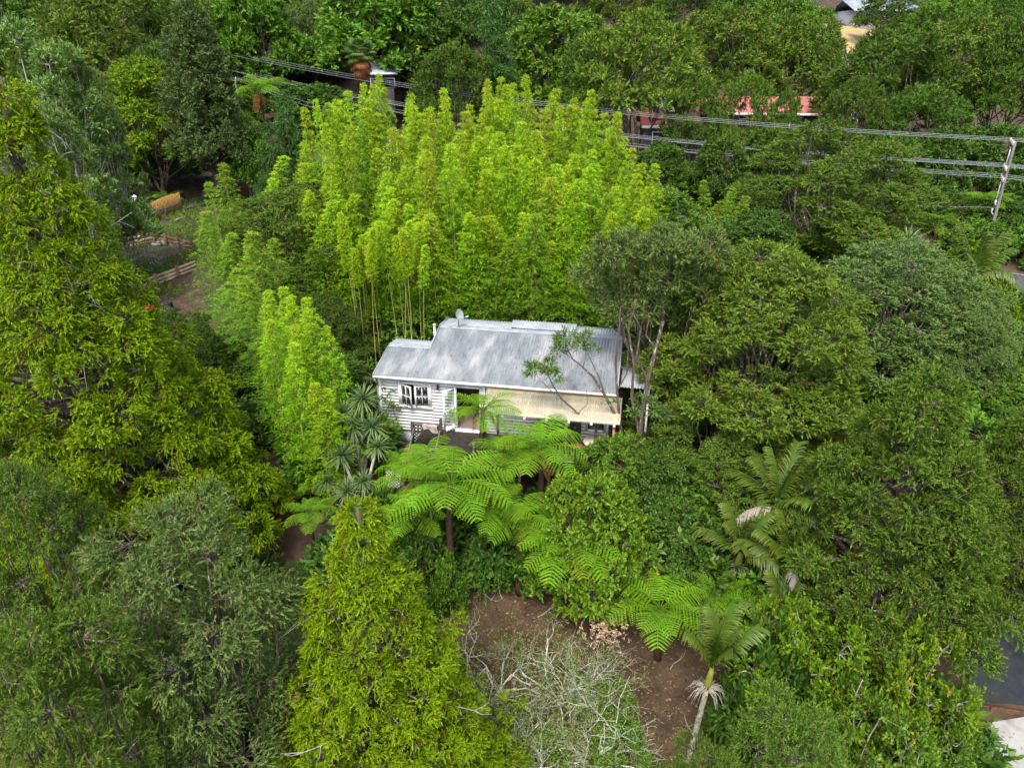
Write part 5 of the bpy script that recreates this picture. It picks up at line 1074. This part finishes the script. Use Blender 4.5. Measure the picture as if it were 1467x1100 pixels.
for px, yt, Y in ((1028, 262, 14.5), (1040, 272, 14.2), (1050, 280, 14), (1020, 290, 14.2), (1060, 290, 14.1)): put_b('BT', px, yt, Y, 'slim upright bamboo culm right of the main grove', 'slim bamboo culms right of the grove', 'bamboo_dark', 1.1)

# ================================================================== MID-DISTANCE TREES
put('K2', 425, 262, 9.0, 112, 'olive kanuka with purplish twigs between the two bamboo clumps', leaf='kanuka', rz=1.7)
put('K1', 455, 420, 2.2, 62, 'low green kanuka under the left edge of the bamboo grove', leaf='kanuka_dark', rz=2.7)
put('K3', 1200, 188, 17, 132, 'wide dark olive kanuka in front of the power lines', leaf='kanuka', rz=.7)
put('BR2', 1235, 300, 14.5, 60, 'bright leafy tree at the foot of the wide olive kanuka', leaf='broad_lime', rz=.7)
put('BR2', 950, 268, 13, 70, 'dark leafy tree right of the bamboo grove', leaf='broad', rz=1.7)
put('BR2', 1095, 300, 12.5, 60, 'green leafy tree behind the billowing golden kanuka', leaf='broad_dark', rz=2.7)
put('BR1', 1400, 352, 8.5, 62, 'lime-green leafy bush on the road verge below the power pole', leaf='broad_lime', cat='bush', rz=1.)
put('BR1', 1420, 400, 5.5, 48, 'yellow-green creeper bush beside the road', leaf='broad_lime', cat='bush', rz=2.)
put('SH1', 1445, 480, 2.5, 60, 'pale grey-leaved shrub just below the road', leaf='lichen_leaf', cat='shrub', rz=2.)
put('BR1', 1450, 540, -2.5, 70, 'deep green shrub behind the totara', leaf='broad', cat='bush', rz=3.)
put('BR1', 1440, 282, 25, 60, 'dark blue-green bush behind the leaning pole', leaf='broad_dark', cat='bush', rz=3.)
put('BR1', 1372, 280, 26, 45, 'dark bush behind the slim bare pole', leaf='broad_dark', cat='bush', rz=4.)
# left middle
put('TUF', 45, 52, 14, 95, 'tall tufted tree with silvery-green rosettes behind the huge conifer', rz=.3)
put('TUF', 114, 92, 15.5, 46, 'tufted silvery-green tree next to the pale dead bush', rz=1.3)
put('TUF', 62, 165, 10, 66, 'nearer tufted tree with blue-green leaf rosettes', rz=2.3)
put('BR2', 195, 84, 35, 76, 'bright yellow-green tree with bare low branches above the paling fence', leaf='broad_lime', rz=3.3)
put('SP', 268, 14, 33, 48, 'dark narrow spire tree standing by the drive', rz=3.3)
put('BR2', 318, 148, 42, 40, 'dark green glossy tree behind the spire tree', leaf='broad', rz=.3)
put('FIR', 408, 140, 22, 52, 'dark green fir with drooping sprays beside the bamboo grove', rz=.3)
put('FIR', 385, 180, 20, 40, 'smaller fir against the left side of the bamboo grove', rz=1.3)
put('K3', 250, 448, -1.0, 60, 'shaded kanuka behind the huge golden conifer', leaf='kanuka_dark', rz=2.3)
put('SH2', 345, 585, -3.5, 55, 'dark leafy shrub between the cabbage tree and the bright bamboo', cat='shrub', rz=1.)
put('SH1', 280, 500, 0.5, 55, 'mid-green shrub between the huge conifer and the green bamboo', cat='shrub', rz=1.)

# ================================================================== BACKGROUND HILLSIDE
HL_ = [  # kind, px, top, distance, half width px, leaf, label
 ('FK', 1050, 8, 56, 85, 'kanuka', 'broad olive kanuka over the red-roofed house'),
 ('FK', 925, 12, 45, 85, 'kanuka_gold', 'golden-olive kanuka with slim bare trunks beside the bamboo tops'),
 ('FK', 1150, 18, 58, 70, 'kanuka', 'dark-branched kanuka right of the red roof'),
 ('FK', 1290, 38, 44, 85, 'kanuka_dark', 'dark spreading kanuka behind the slim bare pole'),
 ('FK', 1400, 22, 46, 80, 'kanuka', 'tall olive kanuka behind the leaning power pole'),
 ('FK', 1475, 20, 42, 60, 'kanuka_dark', 'shaded kanuka behind the wires beyond the leaning pole'),
 ('FK', 1075, 100, 38, 40, 'kanuka', 'lower kanuka screening the red-roofed house'),
 ('FK', 1235, 110, 36, 45, 'kanuka_dark', 'low dark kanuka between the red roof and the slim pole'),
 ('FK', 1330, 120, 36, 65, 'kanuka_dark', 'dense low kanuka above the slim bare pole'),
 ('FK', 1000, 110, 40, 42, 'kanuka_dark', 'slim kanuka in front of the red-roofed annexe'),
 ('FB', 800, 2, 58, 80, 'broad', 'rounded green tree with grey-green clumps above the bamboo tips'),
 ('FK', 860, 40, 50, 60, 'kanuka_dark', 'mid-green kanuka left of the golden-olive one'),
 ('FIR', 706, 2, 52, 48, 'fir', 'layered green conifer rising above the bamboo'),
 ('FK', 650, 60, 50, 58, 'kanuka_dark', 'dark rounded kanuka just above the bamboo grove'),
 ('FB', 610, 5, 70, 62, 'broad_dark', 'dark blue-green tree between the bright tree and the layered conifer'),
 ('FB', 545, -60, 72, 95, 'broad', 'large bright green broadleaf tree above the fan palm'),
 ('FK', 575, 62, 74, 30, 'broad_dark', 'small dark tree right of the fan palm'),
 ('FB', 440, 62, 88, 60, 'broad', 'green bushy tree below the wires left of the fan palm'),
 ('FK', 395, 5, 92, 62, 'totara', 'drooping olive tree left of the pale-stemmed one'),
 ('FK', 440, 0, 84, 38, 'kanuka_grey', 'sparse grey-green tree with pale stems above the wires'),
 ('FB', 330, -10, 84, 70, 'blue_tuft', 'silvery-green rounded tree behind the dark spire tree'),
 ('FK', 150, -40, 52, 105, 'kanuka', 'wide tall kanuka with pale forked trunk behind the tufted trees'),
 ('FK', 30, -20, 58, 90, 'kanuka_dark', 'dark kanuka far behind the tufted trees'),
 ('FK', 60, 40, 45, 70, 'kanuka', 'olive kanuka directly behind the tallest tufted tree'),
 ('FK', 225, 60, 46, 55, 'kanuka_dark', 'dim kanuka between the yellow-green tree and the spire'),
 ('FB', 345, 165, 34, 34, 'broad', 'glossy shrub-like tree beside the tree fern at the drive'),
]
HL_ += [('FK', 1130, 128, 40, 26, 'kanuka_dark', 'slim dark tree in front of the red roof'), ('FK', 1275, -12, 96, 40, 'kanuka_dark', 'dark tree half hiding the hilltop house'), ('FB', 1360, 185, 33, 50, 'broad_dark', 'dark leafy tree behind the wires and the slim bare pole'), ('FB', 1440, 175, 34, 55, 'broad_dark', 'dark leafy tree behind the head of the leaning pole'), ('FB', 1290, 190, 31, 45, 'broad_dark', 'dark leafy tree behind the wide olive kanuka'), ('FB', 950, 200, 33, 40, 'kanuka_dark', 'dark thicket tree under the wires right of the bamboo'), ('FB', 1040, 195, 32, 42, 'broad_dark', 'dark leafy tree under the red roofs'), ('FB', 1110, 180, 34, 45, 'kanuka_dark', 'dark bushy tree below the red-roofed house'), ('FB', 330, 120, 62, 40, 'broad', 'green tree behind the short power pole'), ('FB', 450, 118, 60, 55, 'broad_dark', 'dark bushy tree below the wires beside the fan palm'), ('FB', 395, 112, 66, 45, 'broad_dark', 'dark leafy tree behind the olive tree fern'), ('FB', 240, 205, 42, 45, 'broad_dark', 'dark shaded tree overhanging the drive'), ('FB', 165, 190, 36, 50, 'kanuka_dark', 'shaded tree behind the white gate posts')]
for kd, px, yt, Y, hw, lf, lab in HL_: put(kd, px, yt, Y, hw, lab, leaf=lf)
# the wooded slope beyond: trees only their place tells apart
rng = np.random.default_rng(91); mats_ = ['kanuka', 'kanuka_dark', 'broad_dark', 'totara', 'broad', 'blue_tuft']
for k in range(58):
    kd = 'FK' if k % 3 else 'FB'; Y = 62 + 62 * rng.random(); px = -60 + 1590 * ((k * .618) % 1); x = aty(px, 60, Y)[0]
    if 1170 < px < 1330: continue
    s = .85 + .5 * rng.random(); r = dup(PROTO[kd]['root'], (x, Y, float(hz(x, Y)) - .1), rng.random() * 6.28, (s, s, s * (.9 + .3 * rng.random())), 'dark green forest tree on the wooded hillside beyond the road', 'forest trees on the far hillside', {'crown': M[mats_[rng.integers(5)]]})
for px, yt, Y, hw in ((1185, 40, 80, 30), (1330, 30, 82, 45), (1440, -5, 84, 60), (1190, 62, 66, 34), (1300, 20, 90, 40), (1275, 55, 62, 42), (1370, -10, 100, 50), (1110, -15, 85, 60), (990, -20, 80, 60)): put('FK', px, yt, Y, hw, 'dark green forest tree on the wooded hillside beyond the road', 'forest trees on the far hillside', leaf='kanuka_dark')

# ================================================================== BARE AND LICHENED SHRUBS
def bare_shrub(name, base, H, W_, label, mat, seed, stems=8, depth=4, r0=.035, leaf=None, leafn=0, cat='shrub', bend=.35, kinds=2, up=.6):
    rng = np.random.default_rng(seed); o = empty(name, tuple(base), 0, label, cat); m = MB(); ends = []
    def grow(p, d, l, r, dep):
        pts = [p]
        for k in range(4): d = unit(d + rng.normal(size=3) * bend * .6); pts.append(pts[-1] + d * l / 4)
        m.tube(pts, np.linspace(r, r * .6, 5), 5 if r > .015 else 3, False); ends.append((pts[-1], d))
        if dep > 0:
            for _ in range(kinds + (rng.random() < .5)): i = rng.integers(2, 5); grow(np.array(pts[i]), unit(d + rng.normal(size=3) * .7 + UP * .05), l * (.6 + .2 * rng.random()), r * .6, dep - 1)
    for s in range(stems):
        th = s * 6.283 / stems + rng.normal() * .3; d = unit(np.array([math.cos(th) * W_, math.sin(th) * W_, H * up])); grow(np.array([0, 0, -.05]), d, math.hypot(H, W_) * .42, r0, depth)
    tag(m.build('branches', M[mat], o), kind='stuff')
    if leaf:
        E_ = np.array([e[0] for e in ends]); Dd = np.array([e[1] for e in ends]); ii = rng.integers(0, len(E_), leafn); V, tint, n, mm = sprigs(rng, E_[ii] + rng.normal(size=(leafn, 3)) * .12, unit(Dd[ii] + rng.normal(size=(leafn, 3)) * .6), .25, 5, .07, .028, 1., .2)
        ob('leaves', mk('leaves', V, [np.arange(len(V)).reshape(-1, 4)], M[leaf], np.repeat(np.stack([tint, np.repeat(rng.random(n), mm), np.repeat(rng.random(n), mm)], 1), 4, 0)), o)
    return o
for k, (px, py, H, W_, lab) in enumerate(((700, 1010, 2.2, 2.0, 'lichen-crusted half-bare shrub beside the smaller golden conifer'), (800, 1000, 2.0, 2.1, 'lichen-crusted sprawling shrub on the brown yard'), (850, 1080, 1.9, 1.9, 'pale lichened shrub near the foot of the nikau palm'), (760, 1100, 2.0, 1.9, 'half-bare lichened shrub in front of the other pale shrubs'))):
    bare_shrub('lichened_shrub', atg(px, py), H, W_, lab, 'lichen_bark', 500 + k, 11, 4, .038, 'lichen_leaf', 2000, up=.75)
for k, (px, py) in enumerate(((690, 1060), (780, 1085), (860, 1010), (885, 1075))): P = atg(px, py); dup(PROTO['SH1']['root'], (P[0], P[1], P[2] - .3), k, (.6, .6, .55), 'low green bush growing under the lichened shrubs', 'green bushes under the lichened shrubs')
bare_shrub('dry_flower_shrub', atg(862, 975), 2.3, .6, 'upright dry shrub topped with dead pale flower heads', 'dead_twig', 520, 10, 2, .02, None, 0, up=1.2)
o = [x for x in bpy.data.objects if x.name == 'dry_flower_shrub'][0]; rng = np.random.default_rng(5); B = rng.normal(size=(120, 3)) * [.33, .33, .16] + [0, 0, 2.25]; V, tint, n, mm = sprigs(rng, B, rdir(rng, 120), .16, 8, .08, .04, 1.4, .1)
ob('flower_heads', mk('flower_heads', V, [np.arange(len(V)).reshape(-1, 4)], M['dead_flower'], np.repeat(np.stack([tint, np.repeat(rng.random(n), mm), np.ones(n * mm)], 1), 4, 0)), o)
bare_shrub('dead_shrub', atg(372, 700), 1.9, 1.2, 'bare grey dead shrub below the bright bamboo', 'dead_twig', 530, 7, 4, .03)
bare_shrub('bare_stems', atg(915, 1085), 1.3, .5, 'thin bare pale stems left of the nikau trunk', 'lichen_bark', 531, 7, 2, .016)
bare_shrub('dead_thicket', aty(135, 200, 17) * [1, 1, 0] + [0, 0, .9], 6.5, 1.5, 'pale leafless thicket among the tufted trees', 'pale_bark', 532, 12, 3, .05, up=1.)
bare_shrub('dead_tree', aty(1212, 60, 58) * [1, 1, 0] + [0, 0, float(hz(aty(1212, 60, 58)[0], 58))], 13, 4.0, 'bare pale dead tree against the dry grass bank', 'pale_bark', 533, 5, 4, .16, cat='tree', up=1.1)
bare_shrub('dead_scrub', atg(425, 870), 1.6, 1.2, 'dark grey twiggy scrub between the golden conifers', 'dead_twig', 534, 8, 4, .022)

# ================================================================== UNDERGROWTH, LITTER, GRASS
rng = np.random.default_rng(15)
def clear(x, y):
    u = (x - HO[0]) * HE[0] + (y - HO[1]) * HE[1]; v = (x - HO[0]) * HN[0] + (y - HO[1]) * HN[1]
    if -.8 < u < 11.5 and -2.6 < v < 6.6: return True
    if 1.6 < u < 3.5 and -4.5 < v < 0: return True
    if -4.6 < x < 9.5 and -17.5 < y < -9.6: return True
    if 12.5 < x < 30 and -19 < y < -6: return True
    a, b = np.array(ROAD[1]), np.array(ROAD[3]); d = (b - a) / np.linalg.norm(b - a); q = np.array([x, y]) - a
    if abs(d[0] * q[1] - d[1] * q[0]) < 5: return True
    if -36 < x < -12 and 3 < y < 42 and x < -12 - (y - 3) * .25: return True
    return False
k = 0; LS = {'SH1': 'mid-green leafy understorey shrub beneath the trees', 'SH2': 'dark glossy understorey shrub beneath the trees', 'SH3': 'fine-leaved dark understorey shrub beneath the trees'}
while k < 210:
    Y = -24 + 66 * rng.random() ** 1.1; half = (Y + 30) * .82 + 4; x = (rng.random() * 2 - 1) * half
    if clear(x, Y): continue
    kd = ['SH1', 'SH2', 'SH2', 'SH3'][rng.integers(4)]; s = .7 + .7 * rng.random(); dup(PROTO[kd]['root'], (x, Y, float(hz(x, Y)) - .15), rng.random() * 6.28, (s * 1.2, s * 1.2, s), LS[kd], {'SH1': 'mid-green understorey shrubs', 'SH2': 'dark glossy understorey shrubs', 'SH3': 'fine-leaved understorey shrubs'}[kd]); k += 1
def scatter(name, pts, mat, L, W, upd, label, cat, tilt=.5, lift=.02):
    n = len(pts); P = np.column_stack([pts, hz(pts[:, 0], pts[:, 1]) + lift]); D = unit(np.concatenate([rng.normal(size=(n, 2)), np.full((n, 1), upd)], 1) + rng.normal(size=(n, 3)) * [0, 0, tilt * .3]); N = unit(UP + rng.normal(size=(n, 3)) * tilt) if upd < .5 else rdir(rng, n)
    s = .6 + .8 * rng.random(n); V = leaf_quads(P, D, N, L * s, W * s); o = ob(name, mk(name, V, [np.arange(len(V)).reshape(-1, 4)], M[mat], np.repeat(rng.random((n, 3)), 4, 0))); tag(o, label, cat, kind='stuff'); return o
q = rng.random((30000, 2)) * [18, 14] + [-6, -19]; q = np.concatenate([q, rng.random((16000, 2)) * [22, 40] + [-36, 2]]); scatter('leaf_litter', q, 'litter', .11, .05, .05, 'brown fallen leaves over the bare soil of the yard and garden', 'leaf litter', .35)
q = rng.random((9000, 2)) * [18, 14] + [-6, -19]; nz_ = np.sin(q[:, 0] * .9 + 1) * np.sin(q[:, 1] * 1.1 + 2) + .5 * np.sin(q[:, 0] * 2.3 - q[:, 1] * 1.9); q = q[nz_ > .75]; scatter('yard_weeds', q, 'grass', .10, .03, .8, 'thin green weeds on the brown yard', 'weeds')
ga, gb_ = atz(186, 330, 2), atz(280, 395, 2); q = rng.random((26000, 2)) * [11, 26] + [-32, 13]; nz_ = np.sin(q[:, 0] * .8) * np.sin(q[:, 1] * .6 + 1); q = q[nz_ > -.35]; scatter('garden_grass', q, 'grass', .28, .04, 1.2, 'short bright grass around the garden bed', 'grass')
q = rng.random((30000, 2)) * [110, 75] + [-55, -5]; kp = np.array([not clear(a, b) for a, b in q]); scatter('ground_cover', q[kp], 'broad_dark', .35, .14, .7, 'low dark leafy ground cover under the trees', 'ground cover', lift=.0)

for k, (px, py) in enumerate(((660, 880), (720, 860), (770, 885), (960, 960), (1030, 1010), (940, 1030), (1050, 960), (1000, 1060), (690, 850))):
    P = atg(px, py); m = MB(); a_ = rng.random() * 6.28; d_ = np.array([math.cos(a_), math.sin(a_), 0]); pts = [np.zeros(3)]
    for j in range(4): d_ = unit(d_ + rng.normal(size=3) * [.3, .3, .04]); pts.append(pts[-1] + d_ * .22)
    pts = np.array(pts); pts[:, 2] = [float(hz(P[0] + p[0], P[1] + p[1])) - P[2] + .03 for p in pts]; m.tube(pts, np.linspace(.022, .008, 5), 5)
    e2 = pts[2] + unit(d_ + rng.normal(size=3) * [.8, .8, 0]) * .3; e2[2] = float(hz(P[0] + e2[0], P[1] + e2[1])) - P[2] + .04; m.tube([pts[2], (pts[2] + e2) / 2, e2], [.012, .009, .004], 4)
    tag(m.build('fallen_stick', M['dead_twig'], None, loc=tuple(P)), 'forked dry stick lying on the bare brown soil', 'stick', 'dry sticks on the yard soil')
# small leaves and twigs dropped on the zinc roof and the concrete pad
n_ = 420; u_ = .3 + 9.5 * rng.random(n_) ** .6; v_ = .1 + 3.3 * rng.random(n_); v_[u_ < 1.9] = np.minimum(v_[u_ < 1.9], 1.95); P = HO + HE * u_[:, None] + HN * v_[:, None] + UP * (RZ + v_ * SL + .03)[:, None]
V = leaf_quads(P, unit(rng.normal(size=(n_, 3)) * [1, 1, .15]), unit(UP + rng.normal(size=(n_, 3)) * .3), .05 + .06 * rng.random(n_), .025 + .02 * rng.random(n_)); tag(ob('roof_litter', mk('roof_litter', V, [np.arange(len(V)).reshape(-1, 4)], M['litter'], np.repeat(rng.random((n_, 3)), 4, 0))), 'scattered dry leaves and twigs lying on the zinc roof', 'leaf litter', kind='stuff')
q = np.array([atz(1372 + 100 * a, 1030 + 70 * b, -4.55)[:2] for a, b in rng.random((45, 2))]); P = np.column_stack([q, np.full(45, -4.535)]); V = leaf_quads(P, unit(rng.normal(size=(45, 3)) * [1, 1, .1]), unit(UP + rng.normal(size=(45, 3)) * .3), np.full(45, .06), np.full(45, .03)); tag(ob('pad_litter', mk('pad_litter', V, [np.arange(len(V)).reshape(-1, 4)], M['litter'], np.repeat(rng.random((45, 3)), 4, 0))), 'fallen leaves scattered on the pale concrete pad', 'leaf litter', kind='stuff')
# remove the prototypes (their meshes live on in the copies)
for p in PROTO.values():
    for c in list(p['root'].children): bpy.data.objects.remove(c)
    bpy.data.objects.remove(p['root'])
